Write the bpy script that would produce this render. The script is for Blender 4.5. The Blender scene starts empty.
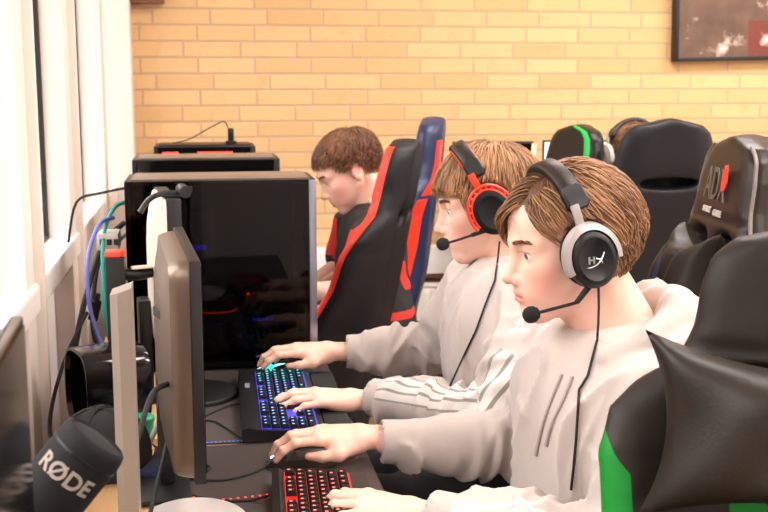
import bpy, bmesh, math, random
import numpy as np
from mathutils import Vector, Matrix, Quaternion
random.seed(7); RNG = np.random.default_rng(7)
C = bpy.context.scene.collection
PI = math.pi

# ------------------------------------------------------------------ colour / materials
def S(r, g, b):
    def f(c):
        c /= 255.0
        return c / 12.92 if c <= 0.04045 else ((c + 0.055) / 1.055) ** 2.4
    return (f(r), f(g), f(b), 1.0)

class NT:
    """small helper around a node tree"""
    def __init__(s, name):
        s.m = bpy.data.materials.new(name); s.m.use_nodes = True
        s.t = s.m.node_tree; s.n = s.t.nodes; s.l = s.t.links
        s.b = s.n['Principled BSDF']; s.out = s.n['Material Output']
    def node(s, kind, **kw):
        x = s.n.new(kind)
        for k, v in kw.items(): setattr(x, k, v)
        return x
    def link(s, a, b): s.l.new(a, b)
    def math(s, op, a, b=None, c=None):
        x = s.n.new('ShaderNodeMath'); x.operation = op
        for i, v in enumerate((a, b, c)):
            if v is None: continue
            if isinstance(v, (int, float)): x.inputs[i].default_value = v
            else: s.l.new(v, x.inputs[i])
        return x.outputs[0]
    def mix(s, fac, a, b):
        x = s.n.new('ShaderNodeMix'); x.data_type = 'RGBA'
        for sock, v in ((x.inputs[0], fac), (x.inputs[6], a), (x.inputs[7], b)):
            if isinstance(v, (int, float)): sock.default_value = v
            elif isinstance(v, tuple): sock.default_value = v
            else: s.l.new(v, sock)
        return x.outputs[2]
    def attr(s, name):
        x = s.n.new('ShaderNodeAttribute'); x.attribute_name = name; return x
    def coord(s, which='Object'):
        return s.n.new('ShaderNodeTexCoord').outputs[which]
    def noise(s, scale, detail=3, vec=None, rough=0.5):
        x = s.n.new('ShaderNodeTexNoise'); x.inputs['Scale'].default_value = scale
        x.inputs['Detail'].default_value = detail; x.inputs['Roughness'].default_value = rough
        s.l.new(vec if vec is not None else s.coord(), x.inputs['Vector'])
        return x.outputs['Fac']
    def bump(s, h, strength=0.3, dist=0.002):
        x = s.n.new('ShaderNodeBump'); x.inputs['Strength'].default_value = strength
        x.inputs['Distance'].default_value = dist
        s.l.new(h, x.inputs['Height']); s.l.new(x.outputs[0], s.b.inputs['Normal'])
        return x

def P(name, col, rough=0.5, metal=0.0, bump=None, vary=0.0, spec=0.5, coat=0.0, sheen=0.0, emit=None, es=0.0, scale=40):
    k = NT(name); b = k.b
    b.inputs['Base Color'].default_value = col; b.inputs['Roughness'].default_value = rough
    b.inputs['Metallic'].default_value = metal; b.inputs['Specular IOR Level'].default_value = spec
    b.inputs['Coat Weight'].default_value = coat; b.inputs['Sheen Weight'].default_value = sheen
    if emit: b.inputs['Emission Color'].default_value = emit; b.inputs['Emission Strength'].default_value = es
    if vary > 0:
        n = k.noise(scale * 0.3, 3)
        dk = tuple(c * (1 - vary) for c in col[:3]) + (1,); lt = tuple(min(1, c * (1 + vary)) for c in col[:3]) + (1,)
        k.link(k.mix(n, dk, lt), b.inputs['Base Color'])
    if bump: k.bump(k.noise(bump[0], 3), bump[1], bump[2] if len(bump) > 2 else 0.002)
    return k.m

M = {}
M['white_paint'] = P('white_paint', S(228, 216, 206), 0.45, bump=(60, .08))
M['trunk'] = P('trunking_white', S(252, 246, 242), 0.45)
M['sill'] = P('sill_white', S(236, 228, 222), 0.35)
M['wall_white'] = P('wall_white', S(250, 246, 245), 0.6, bump=(90, .1))
M['ceiling'] = P('ceiling_white', S(240, 236, 230), 0.9, bump=(120, .2))
M['floor'] = P('floor_lino', S(150, 128, 108), 0.4, vary=.12, scale=20)
M['radiator'] = P('radiator_enamel', S(248, 238, 226), 0.4)
M['brown'] = P('brown_wood_and_gap_shade', S(120, 78, 50), 0.5, vary=.2, scale=60)
M['gasket'] = P('black_gasket_and_gap_shade', S(22, 22, 22), 0.6)
M['desk'] = P('desk_black', S(68, 59, 56), 0.5, bump=(300, .15, .0006), vary=.15, scale=80)
M['desk_edge'] = P('desk_edge', S(22, 21, 21), 0.4)
M['steel_dark'] = P('steel_dark', S(40, 40, 42), 0.4, .8)
M['black_plastic'] = P('black_plastic', S(16, 16, 17), 0.42, bump=(400, .06, .0004))
M['black_gloss'] = P('black_gloss', S(10, 10, 11), 0.12)
M['black_matte'] = P('black_matte', S(13, 13, 14), 0.75, spec=.3)
M['black_rubber'] = P('black_rubber', S(14, 14, 14), 0.75)
M['inside_black'] = P('case_interior_black', S(10, 10, 11), 0.5)
M['foam'] = P('black_foam', S(20, 20, 20), 0.95, bump=(900, .8, .001))
M['silver'] = P('brushed_silver', S(150, 138, 126), 0.42, .4, bump=(200, .05, .0005))
M['silver_dark'] = P('grey_shell', S(118, 102, 90), 0.4, .25)
M['shell_metal'] = P('grey_metal_shell', S(112, 97, 85), 0.32, .7)
M['yoke_silver'] = P('yoke_silver', S(176, 170, 166), 0.35, .3)
M['light_grey'] = P('light_grey_plastic', S(186, 178, 172), 0.45)
M['aluminium'] = P('aluminium_edge', S(150, 156, 172), 0.3, .9)
M['cream_plastic'] = P('cream_plastic', S(226, 212, 192), 0.5)
M['screen_off'] = P('screen_off', S(9, 9, 11), 0.12, spec=.2)
M['screen_dim'] = P('screen_dim', S(16, 18, 26), 0.15, emit=S(40, 60, 120), es=.3)
M['chrome'] = P('chrome', S(210, 210, 212), 0.12, 1.0)
M['red_plastic'] = P('red_plastic', S(205, 70, 52), 0.4)
M['red_anod'] = P('red_anodised', S(238, 70, 46), 0.35, .3)
M['green_plastic'] = P('green_plastic', S(10, 150, 105), 0.4)
M['cardboard'] = P('cardboard', S(205, 165, 115), 0.8, vary=.2, scale=90)
M['cap_cloth'] = P('cap_black_cloth', S(40, 38, 38), 0.85, bump=(700, .4, .0006))
M['navy_cloth'] = P('navy_cloth', S(30, 34, 62), 0.85, bump=(700, .4, .0006))
M['white_label'] = P('white_label', S(230, 226, 222), 0.6)
M['tan_label'] = P('tan_label', S(196, 140, 88), 0.6)
M['leather_black'] = P('chair_leather_black', S(28, 23, 20), 0.46, bump=(260, .18, .0012))
M['cushion_dark'] = P('cushion_leather', S(36, 29, 23), 0.44, bump=(220, .22, .0014), spec=.3)
M['leather_grey'] = P('seam_grey', S(120, 112, 104), 0.5)
M['blue_cable'] = P('blue_cable', S(96, 104, 178), 0.5)
M['teal_cable'] = P('teal_cable', S(20, 150, 140), 0.5)
M['grey_cable'] = P('grey_cable', S(150, 145, 140), 0.5)
M['cyan_led'] = P('cyan_led', S(150, 240, 240), .4, emit=S(120, 235, 240), es=2.2)
M['blue_led'] = P('blue_led', S(80, 90, 255), .4, emit=S(80, 96, 255), es=2.6)
M['teal_led'] = P('teal_led', S(30, 230, 200), .4, emit=S(30, 230, 200), es=1.8)
M['red_led'] = P('red_led', S(255, 60, 40), .4, emit=S(255, 48, 28), es=2.4)
M['dim_red_led'] = P('dim_red_led', S(120, 20, 14), .4, emit=S(235, 40, 24), es=1.2)
M['dim_blue_led'] = P('dim_blue_led', S(20, 20, 120), .4, emit=S(50, 50, 255), es=.8)
M['orange_led'] = P('orange_led', S(255, 160, 90), .4, emit=S(255, 150, 80), es=3)
M['white_led'] = P('white_led', S(255, 255, 255), .4, emit=S(215, 235, 255), es=3)
M['lit_screen'] = None
M['skin_eye'] = P('eye_white', S(232, 222, 216), 0.15)
M['logo_silver'] = P('logo_silver', S(200, 200, 202), 0.3, .6)
M['logo_white'] = P('logo_white', S(214, 206, 198), 0.5)
M['logo_dim'] = P('logo_dim_grey', S(104, 92, 82), 0.5)
M['logo_red'] = P('logo_red', S(255, 62, 40), 0.5)
M['text_dim'] = P('text_dim_grey', S(150, 138, 128), 0.6)

# ------------------------------------------------------------------ objects
def tag(o, label=None, cat=None, group=None, kind=None):
    if label: o['label'] = label
    if cat: o['category'] = cat
    if group: o['group'] = group
    if kind: o['kind'] = kind
    return o
def thing(name, label, cat, loc=(0, 0, 0), rz=0.0, group=None):
    o = bpy.data.objects.new(name, None); C.objects.link(o)
    o.empty_display_size = .05
    o.location = loc; o.rotation_euler = (0, 0, rz)
    return tag(o, label, cat, group)

def link_mesh(name, me, mats, parent=None, loc=(0, 0, 0)):
    o = bpy.data.objects.new(name, me); C.objects.link(o)
    if mats is not None:
        for m in (mats if isinstance(mats, (list, tuple)) else [mats]): me.materials.append(m)
    o.location = loc
    if parent: o.parent = parent
    return o

class MB:
    """collects shapes, then links them as one mesh"""
    def __init__(s): s.v = []; s.f = []; s.mi = []; s.n = 0
    def add(s, verts, faces, mi=0):
        verts = [tuple(map(float, p)) for p in verts]
        s.v += verts; s.f += [tuple(i + s.n for i in f) for f in faces]; s.mi += [mi] * len(faces); s.n += len(verts)
        return s
    def box(s, c, d, mi=0, rz=0.0, bev=0.0, rot=None):
        bm = bmesh.new(); bmesh.ops.create_cube(bm, size=1)
        bmesh.ops.scale(bm, vec=d, verts=bm.verts)
        if bev > 0: bmesh.ops.bevel(bm, geom=bm.edges[:], offset=bev, segments=2, affect='EDGES', profile=.6)
        m = rot if rot is not None else Matrix.Rotation(rz, 3, 'Z')
        vs = [m @ v.co + Vector(c) for v in bm.verts]; bm.verts.index_update()
        s.add(vs, [[v.index for v in f.verts] for f in bm.faces], mi); bm.free(); return s
    def prism(s, poly, axis, a, b, mi=0):
        """poly = list of 2d points, extruded along axis (0,1,2) from a to b"""
        n = len(poly)
        def mk(p, h):
            q = [p[0], p[1]]; q.insert(axis, h); return q
        v = [mk(p, a) for p in poly] + [mk(p, b) for p in poly]
        f = [list(range(n))[::-1], list(range(n, 2 * n))] + [[i, (i + 1) % n, n + (i + 1) % n, n + i] for i in range(n)]
        return s.add(v, f, mi)
    def tube(s, pts, r, seg=8, mi=0, smooth=True, sub=5, caps=True):
        pts = [Vector(p) for p in pts]
        rs = list(r) if isinstance(r, (list, tuple)) else [r] * len(pts)
        if smooth and len(pts) > 2:
            q = []; qr = []
            for i in range(len(pts) - 1):
                p0 = pts[max(0, i - 1)]; p1 = pts[i]; p2 = pts[i + 1]; p3 = pts[min(len(pts) - 1, i + 2)]
                for k in range(sub):
                    t = k / sub
                    q.append(.5 * ((2 * p1) + (p2 - p0) * t + (2 * p0 - 5 * p1 + 4 * p2 - p3) * t * t + (3 * p1 - p0 - 3 * p2 + p3) * t ** 3))
                    qr.append(rs[i] + (rs[i + 1] - rs[i]) * t)
            q.append(pts[-1]); qr.append(rs[-1]); pts, rs = q, qr
        v = []; f = []; up = None
        for i, p in enumerate(pts):
            d = (pts[min(i + 1, len(pts) - 1)] - pts[max(0, i - 1)])
            d = d.normalized() if d.length > 1e-9 else Vector((0, 0, 1))
            if up is None: up = d.orthogonal().normalized()
            up = (up - d * up.dot(d)); up = up.normalized() if up.length > 1e-6 else d.orthogonal().normalized()
            w = d.cross(up)
            for k in range(seg):
                a = 2 * PI * k / seg; v.append(p + (up * math.cos(a) + w * math.sin(a)) * rs[i])
        for i in range(len(pts) - 1):
            for k in range(seg):
                a = i * seg + k; b = i * seg + (k + 1) % seg
                f.append([a, b, b + seg, a + seg])
        if caps:
            f.append(list(range(seg))[::-1]); f.append([(len(pts) - 1) * seg + k for k in range(seg)])
        return s.add(v, f, mi)
    def cyl(s, a, b, r, r2=None, seg=24, mi=0):
        return s.tube([a, b], [r, r if r2 is None else r2], seg, mi, smooth=False)
    def lathe(s, prof, c=(0, 0, 0), seg=32, mi=0, axis=None):
        """prof = [(radius, height)...] around +z, moved to c and turned so +z goes to axis"""
        q = Vector((0, 0, 1)).rotation_difference(Vector(axis)) if axis is not None else Quaternion()
        v = []; f = []; n = len(prof)
        for r, h in prof:
            for k in range(seg):
                a = 2 * PI * k / seg; v.append(q @ Vector((r * math.cos(a), r * math.sin(a), h)) + Vector(c))
        for i in range(n - 1):
            for k in range(seg):
                a = i * seg + k; b = i * seg + (k + 1) % seg; f.append([a, b, b + seg, a + seg])
        if prof[0][0] > 1e-6: f.append(list(range(seg))[::-1])
        if prof[-1][0] > 1e-6: f.append([(n - 1) * seg + k for k in range(seg)])
        return s.add(v, f, mi)
    def loft(s, rings, mi=0, close=True, caps=True):
        n = len(rings[0]); v = [p for r in rings for p in r]; f = []
        for i in range(len(rings) - 1):
            for k in range(n if close else n - 1):
                a = i * n + k; b = i * n + (k + 1) % n; f.append([a, b, b + n, a + n])
        if caps and close:
            f.append(list(range(n))[::-1]); f.append([(len(rings) - 1) * n + k for k in range(n)])
        return s.add(v, f, mi)
    def move(s, mat, i0=0):
        s.v[i0:] = [tuple(mat @ Vector(p)) for p in s.v[i0:]]; return s
    def build(s, name, mats, parent=None, loc=(0, 0, 0), smooth=True, angle=40):
        me = bpy.data.meshes.new(name); me.from_pydata(s.v, [], s.f)
        me.polygons.foreach_set('material_index', s.mi)
        me.validate()
        bm = bmesh.new(); bm.from_mesh(me); bmesh.ops.recalc_face_normals(bm, faces=bm.faces[:]); bm.to_mesh(me); bm.free()
        if smooth:
            me.polygons.foreach_set('use_smooth', [True] * len(me.polygons))
            me.set_sharp_from_angle(angle=math.radians(angle))
        me.update()
        return link_mesh(name, me, mats, parent, loc)

def text_mesh(body, size, depth=.0006, align='CENTER', spacing=1.0, bold=0.0, shear=0.0):
    """returns verts, faces of the lettering in the xy plane, facing +z"""
    cu = bpy.data.curves.new('lettering', 'FONT'); cu.body = body; cu.size = size; cu.extrude = depth
    cu.align_x = align; cu.align_y = 'CENTER'; cu.space_character = spacing; cu.offset = bold; cu.shear = shear
    cu.resolution_u = 4
    o = bpy.data.objects.new('lettering', cu); C.objects.link(o)
    dg = bpy.context.evaluated_depsgraph_get(); me = bpy.data.meshes.new_from_object(o.evaluated_get(dg))
    v = [tuple(x.co) for x in me.vertices]; f = [tuple(p.vertices) for p in me.polygons]
    bpy.data.objects.remove(o); bpy.data.curves.remove(cu); bpy.data.meshes.remove(me)
    return v, f

def frame3(ex, ez):
    """rotation whose local x goes to ex and local z near ez"""
    ex = Vector(ex).normalized(); ez = Vector(ez); ey = ez.cross(ex).normalized(); ez = ex.cross(ey)
    return Matrix((ex, ey, ez)).transposed()
def xf(rot, loc): return Matrix.Translation(Vector(loc)) @ rot.to_4x4()

def dup(root, loc, rz, label, cat=None, group=None):
    r = root.copy(); C.objects.link(r); r.location = loc; r.rotation_euler = (0, 0, rz); r['label'] = label
    if group: r['group'] = group
    for ch in list(root.children):
        c = ch.copy(); C.objects.link(c); c.parent = r
        for g in ch.children:
            d = g.copy(); C.objects.link(d); d.parent = c
    return r

# ------------------------------------------------------------------ implicit surfaces
class Field:
    def __init__(s, lo, hi, h):
        s.lo = np.array(lo, float); s.h = h
        s.n = np.ceil((np.array(hi) - s.lo) / h).astype(int) + 1
        s.D = np.full(s.n, .3, np.float32)
        s.ax = [(s.lo[i] + h * np.arange(s.n[i])).astype(np.float32) for i in range(3)]
    def sl(s, lo, hi):
        a = np.clip(np.floor((np.array(lo) - s.lo) / s.h).astype(int), 0, s.n)
        b = np.clip(np.ceil((np.array(hi) - s.lo) / s.h).astype(int) + 1, 0, s.n)
        return tuple(slice(a[i], b[i]) for i in range(3))
    def xyz(s, sl):
        return s.ax[0][sl[0]][:, None, None], s.ax[1][sl[1]][None, :, None], s.ax[2][sl[2]][None, None, :]
    def _put(s, sl, d, k, mode):
        A = s.D[sl]
        if A.size == 0: return
        if mode == 'sub': d = -d
        if k > 0:
            h = np.clip(k - np.abs(A - d), 0, None) / k
            o = h * h * k * .25
        else: o = 0
        s.D[sl] = (np.minimum(A, d) - o) if mode == 'add' else (np.maximum(A, d) + o)
    def cone(s, a, b, r1, r2=None, k=.01, mode='add'):
        r2 = r1 if r2 is None else r2
        a = np.array(a, float); b = np.array(b, float); m = max(r1, r2) + k + 3 * s.h
        sl = s.sl(np.minimum(a, b) - m, np.maximum(a, b) + m); X, Y, Z = s.xyz(sl)
        ba = b - a; L = float(ba @ ba) + 1e-12
        t = np.clip(((X - a[0]) * ba[0] + (Y - a[1]) * ba[1] + (Z - a[2]) * ba[2]) / L, 0, 1)
        d = np.sqrt((X - a[0] - t * ba[0]) ** 2 + (Y - a[1] - t * ba[1]) ** 2 + (Z - a[2] - t * ba[2]) ** 2) - (r1 + (r2 - r1) * t)
        s._put(sl, d, k, mode); return s
    def chain(s, pts, rs, k=.01, mode='add'):
        for i in range(len(pts) - 1): s.cone(pts[i], pts[i + 1], rs[i], rs[i + 1], k, mode)
        return s
    def ell(s, c, r, k=.01, mode='add', rot=None):
        c = np.array(c, float); r = np.array(r, float); m = (max(r) if rot is not None else r) + k + 3 * s.h
        sl = s.sl(c - m, c + m); X, Y, Z = s.xyz(sl); X = X - c[0]; Y = Y - c[1]; Z = Z - c[2]
        if rot is not None:
            R = np.array(rot).T
            X, Y, Z = (R[0, 0] * X + R[0, 1] * Y + R[0, 2] * Z, R[1, 0] * X + R[1, 1] * Y + R[1, 2] * Z, R[2, 0] * X + R[2, 1] * Y + R[2, 2] * Z)
        k0 = np.sqrt((X / r[0]) ** 2 + (Y / r[1]) ** 2 + (Z / r[2]) ** 2); k1 = np.sqrt((X / r[0] ** 2) ** 2 + (Y / r[1] ** 2) ** 2 + (Z / r[2] ** 2) ** 2) + 1e-9
        s._put(sl, k0 * (k0 - 1) / k1, k, mode); return s
    def func(s, fn, lo, hi, k=0., mode='add'):
        sl = s.sl(lo, hi); X, Y, Z = s.xyz(sl); s._put(sl, fn(X, Y, Z).astype(np.float32), k, mode); return s
    def displace(s, fn, lo, hi):
        sl = s.sl(lo, hi); X, Y, Z = s.xyz(sl); s.D[sl] += fn(X, Y, Z).astype(np.float32); return s
    def mesh(s, smooth=1):
        D = s.D; neg = D < 0
        c = np.zeros(np.array(D.shape) - 1, np.int8)
        for i in (0, 1):
            for j in (0, 1):
                for k in (0, 1):
                    c += neg[i:D.shape[0] - 1 + i, j:D.shape[1] - 1 + j, k:D.shape[2] - 1 + k]
        I, J, K = np.nonzero((c > 0) & (c < 8)); n = len(I)
        idx = np.full(c.shape, -1, np.int64); idx[I, J, K] = np.arange(n)
        acc = np.zeros((n, 3)); cnt = np.zeros(n)
        for ax in range(3):
            o1, o2 = [(1, 2), (0, 2), (0, 1)][ax]
            for u in (0, 1):
                for v in (0, 1):
                    a = [0, 0, 0]; a[o1] = u; a[o2] = v; b = a.copy(); b[ax] = 1
                    va = D[I + a[0], J + a[1], K + a[2]]; vb = D[I + b[0], J + b[1], K + b[2]]
                    m = (va < 0) != (vb < 0); t = np.where(m, va / (va - vb + 1e-20), 0)
                    p = np.tile(np.array(a, float), (n, 1)); p[:, ax] = t
                    acc[m] += p[m]; cnt[m] += 1
        V = (np.stack([I, J, K], 1) + acc / cnt[:, None]) * s.h + s.lo
        F = []
        for ax in range(3):
            o1, o2 = [(1, 2), (2, 0), (0, 1)][ax]
            A = neg; nsl = [slice(None)] * 3; psl = [slice(None)] * 3; nsl[ax] = slice(0, -1); psl[ax] = slice(1, None)
            ch = A[tuple(nsl)] != A[tuple(psl)]; ins = A[tuple(nsl)]
            e = np.stack(np.nonzero(ch), 1)
            e = e[(e[:, o1] > 0) & (e[:, o2] > 0) & (e[:, o1] < D.shape[o1] - 1) & (e[:, o2] < D.shape[o2] - 1)]
            q = []
            for (d1, d2) in ((-1, -1), (0, -1), (0, 0), (-1, 0)):
                w = e.copy(); w[:, o1] += d1; w[:, o2] += d2; q.append(idx[w[:, 0], w[:, 1], w[:, 2]])
            q = np.stack(q, 1); fl = ~ins[e[:, 0], e[:, 1], e[:, 2]]
            q[fl] = q[fl][:, ::-1]; F.append(q)
        F = np.concatenate(F)
        F = F[(F >= 0).all(1)]
        for _ in range(smooth):
            a = np.concatenate([F[:, 0], F[:, 1], F[:, 2], F[:, 3]]); b = np.concatenate([F[:, 1], F[:, 2], F[:, 3], F[:, 0]])
            w = np.bincount(a, minlength=n) + np.bincount(b, minlength=n)
            nv = np.stack([(np.bincount(a, V[b, i], n) + np.bincount(b, V[a, i], n)) for i in range(3)], 1) / np.maximum(w, 1)[:, None]
            V = V * .5 + nv * .5
        return V, F

def np_mesh(name, V, F, mats, parent=None, loc=(0, 0, 0), attrs=None, fmat=None, link=True):
    me = bpy.data.meshes.new(name)
    V = np.asarray(V, np.float32); F = np.asarray(F)
    me.vertices.add(len(V)); me.vertices.foreach_set('co', V.ravel())
    k = F.shape[1]; me.loops.add(F.size); me.loops.foreach_set('vertex_index', F.astype(np.int32).ravel())
    me.polygons.add(len(F)); me.polygons.foreach_set('loop_start', np.arange(0, F.size, k, dtype=np.int32))
    me.polygons.foreach_set('use_smooth', np.ones(len(F), bool))
    if fmat is not None: me.polygons.foreach_set('material_index', np.asarray(fmat, np.int32))
    me.update(calc_edges=True); me.validate()
    for nm, (kind, data) in (attrs or {}).items():
        at = me.attributes.new(nm, kind, 'POINT')
        at.data.foreach_set('color' if kind == 'FLOAT_COLOR' else 'value', np.asarray(data, np.float32).ravel())
    return link_mesh(name, me, mats, parent, loc)

_W = [(RNG.normal(size=3), RNG.uniform(0, 6.28)) for _ in range(48)]
def wob(X, Y, Z, freq, i0=0, n=8):
    """band-limited smooth noise about -1..1"""
    t = 0
    for (d, ph) in _W[i0:i0 + n]:
        d = d / np.linalg.norm(d); t = t + np.sin(freq * (X * d[0] + Y * d[1] + Z * d[2]) + ph)
    return t / math.sqrt(n)
# ================================================================== the room
YW = 4.731; XG = -.42; ZC = 2.75; XR = 5.2; YB = -2.6
def struct(mb, name, mat, smooth=False, parent=None):
    o = mb.build(name, mat, parent, smooth=smooth); o['kind'] = 'structure'; return o

def brick_mat():
    k = NT('yellow_brick'); pos = k.node('ShaderNodeNewGeometry').outputs['Position']
    sp = k.node('ShaderNodeSeparateXYZ'); k.link(pos, sp.inputs[0]); x, z = sp.outputs['X'], sp.outputs['Z']
    RH, BW, MO = .0667, .2365, .0115
    zr = k.math('DIVIDE', k.math('ADD', z, .012), RH); row = k.math('FLOOR', zr); fz = k.math('FRACT', zr)
    jit = k.node('ShaderNodeTexWhiteNoise', noise_dimensions='1D'); k.link(row, jit.inputs['W'])
    off = k.math('ADD', k.math('MULTIPLY', k.math('SINE', k.math('MULTIPLY', row, PI / 2)), .24), k.math('MULTIPLY', jit.outputs['Value'], .07))
    off = k.math('ADD', off, k.math('MULTIPLY', k.math('MODULO', row, 2.0), .5))
    xr = k.math('ADD', k.math('DIVIDE', x, BW), off); col = k.math('FLOOR', xr); fx = k.math('FRACT', xr)
    wig = k.math('MULTIPLY', k.math('SUBTRACT', k.noise(60, 2, pos), .5), .10)
    ex = k.math('MULTIPLY', k.math('MINIMUM', fx, k.math('SUBTRACT', 1.0, fx)), BW)
    ez = k.math('MULTIPLY', k.math('MINIMUM', fz, k.math('SUBTRACT', 1.0, fz)), RH)
    e = k.math('ADD', k.math('MINIMUM', ex, ez), k.math('MULTIPLY', wig, .02))
    m = k.node('ShaderNodeMapRange', interpolation_type='SMOOTHSTEP'); k.link(e, m.inputs[0])
    m.inputs[1].default_value = MO * .25; m.inputs[2].default_value = MO * .62
    cv = k.node('ShaderNodeCombineXYZ'); k.link(row, cv.inputs[0]); k.link(col, cv.inputs[1])
    wn = k.node('ShaderNodeTexWhiteNoise', noise_dimensions='3D'); k.link(cv.outputs[0], wn.inputs['Vector'])
    r1 = wn.outputs['Value']
    c1 = k.mix(r1, S(210, 169, 117), S(228, 188, 136))
    sm = k.node('ShaderNodeMapRange'); k.link(k.noise(14, 4, pos, .65), sm.inputs[0]); sm.inputs[1].default_value = .56; sm.inputs[2].default_value = .8; sm.inputs[4].default_value = .55
    c2 = k.mix(sm.outputs[0], c1, S(200, 142, 94))
    fine = k.noise(120, 3, pos); c3 = k.mix(k.math('MULTIPLY', fine, .35), c2, S(228, 190, 140))
    k.link(k.mix(m.outputs[0], S(200, 164, 130), c3), k.b.inputs['Base Color'])
    k.b.inputs['Roughness'].default_value = .85
    h = k.math('ADD', m.outputs[0], k.math('MULTIPLY', fine, .25)); k.bump(h, .5, .004)
    return k.m
M['brick'] = brick_mat()

struct(MB().box(((XR + XG) / 2, (YW + YB) / 2, -.05), (XR - XG + .6, YW - YB + .6, .1)), 'floor', M['floor'])
struct(MB().box(((XR + XG) / 2, (YW + YB) / 2, ZC + .05), (XR - XG + .6, YW - YB + .6, .1)), 'ceiling', M['ceiling'])
struct(MB().box(((XR + XG) / 2, YW + .1, ZC / 2), (XR - XG + .6, .2, ZC)), 'wall_back', M['brick'])
struct(MB().box((XR + .1, (YW + YB) / 2, ZC / 2), (.2, YW - YB, ZC)), 'wall_right', M['wall_white'])
struct(MB().box(((XR + XG) / 2, YB - .1, ZC / 2), (XR - XG + .6, .2, ZC)), 'wall_front', M['wall_white'])
wl = MB()
wl.box((-.50, (YW + YB) / 2, .47), (.19, YW - YB, .94))
wl.box((-.50, (YW + YB) / 2, 2.55), (.19, YW - YB, .40))
struct(wl, 'wall_left', M['wall_white'])
sl = MB().box((-.385, (YW + YB) / 2, .978), (.085, YW - YB, .062), bev=.008)
sl.box((-.50, (YW + YB) / 2, .965), (.19, YW - YB, .05))
struct(sl, 'trim_1', M['sill'])
posts = [-1.90, -1.05, -.20, .62, 1.46, 2.31, 3.105, 4.03]
for i, y in enumerate(posts):
    hw = .058; xf_ = -.352 if i < 7 else -.334
    struct(MB().box(((-.46 + xf_) / 2, y, ZC / 2), (xf_ + .46, hw * 2, ZC), bev=.004), 'trim_%d' % (i + 2), M['white_paint'], smooth=True)
for i, y in enumerate((2.372, 3.165)):
    struct(MB().box((-.354, y, ZC / 2), (.044, .026, ZC), bev=.005), 'trim_%d' % (16 + i), M['white_paint'], smooth=True)
struct(MB().box((-.37, 4.655, ZC / 2), (.20, .15, ZC), bev=.004), 'trim_10', M['white_paint'], smooth=True)
# thin black strips drawn as the shadow in panelling gaps under the sill
for i, y in enumerate((2.62, 3.40)):
    struct(MB().box((-.404, y, .46), (.006, .014, .92)), 'trim_%d' % (11 + i), M['gasket'])
# cable trunking on the brick wall; brown strip painted as its shadow gap
struct(MB().box((2.2, YW - .04, .65), (5.2, .08, .118), bev=.006), 'trim_13', M['trunk'], smooth=True)
struct(MB().box((2.2, YW - .03, .580), (5.2, .06, .02)), 'trim_14', M['brown'])
struct(MB().box((-.20, YW - .03, 1.79), (.13, .06, .10)), 'trim_15', M['brown'])

def glass_mat(name, tint, rough=0.0, refl=1.0):
    k = NT(name); k.n.remove(k.b)
    tr = k.node('ShaderNodeBsdfTransparent'); tr.inputs[0].default_value = tint
    gl = k.node('ShaderNodeBsdfGlossy'); gl.inputs['Roughness'].default_value = rough
    fr = k.node('ShaderNodeFresnel'); fr.inputs[0].default_value = 1.45
    mx = k.node('ShaderNodeMixShader'); k.link(k.math('MULTIPLY', fr.outputs[0], refl), mx.inputs[0]); k.link(tr.outputs[0], mx.inputs[1]); k.link(gl.outputs[0], mx.inputs[2])
    k.link(mx.outputs[0], k.out.inputs[0]); return k.m
M['window_glass'] = glass_mat('window_glass', (.93, .94, .92, 1), 0, .5)
M['case_glass'] = glass_mat('smoked_case_glass', (.30, .27, .27, 1), .03, .5)
edges = [YB + .02] + [p for p in posts] + [4.58]
for i in range(len(edges) - 1):
    a = edges[i] + (.058 if i else 0); b = edges[i + 1] - (.058 if i < len(edges) - 2 else 0)
    w = bpy.data.objects.new('window_%d' % (i + 1), None); C.objects.link(w); w['kind'] = 'structure'; w.location = (XG - .001, (a + b) / 2, 1.0)
    g = MB(); h = 1.35; cy = 0; t = .013
    for (y, z, dy, dz) in ((-(b - a) / 2 + t / 2, h / 2, t, h), ((b - a) / 2 - t / 2, h / 2, t, h), (0, .012, b - a, t), (0, h - .006, b - a, t)):
        g.box((.004, y, z), (.012, dy, dz))
    g.build('gasket', M['gasket'], w, smooth=False)
    MB().box((-.004, 0, h / 2), (.006, b - a - .01, h - .01)).build('pane', M['window_glass'], w, smooth=False)

# radiator
t = thing('radiator', 'white ribbed panel radiator under the white trunking on the brick wall', 'radiator', (.93, YW - .09, .09))
r = MB(); W_, H_ = 1.45, .45; rings = []
n = 116
for zz, dep in ((0, .0), (.012, .014), (.03, .02), (H_ - .03, .02), (H_ - .012, .014), (H_, 0.0)):
    rings.append([(-W_ / 2 + W_ * i / n, -.02 - dep * (0.35 + .65 * max(0, math.sin(2 * PI * i / 4.0 + .8))), zz) for i in range(n + 1)])
r.loft(rings, close=False)
r.build('front_panel', M['radiator'], t, angle=60)
MB().box((0, .015, H_ / 2), (W_, .05, H_), bev=.006).build('rear_panel', M['radiator'], t)
MB().box((0, 0, H_ + .004), (W_, .06, .014), bev=.004).build('top_grille', M['radiator'], t)
MB().cyl((.735, 0, .04), (.80, 0, .04), .014).cyl((.79, 0, .04), (.79, 0, .10), .02).build('valve', M['cream_plastic'], t)
for s in (-1, 1):
    MB().box((s * .5, .06, .25), (.04, .05, .3)).build('wall_bracket', M['radiator'], t)
    MB().cyl((s * .68, 0, -.09), (s * .68, 0, .05), .009, seg=12).build('supply_pipe', M['radiator'], t)

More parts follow.
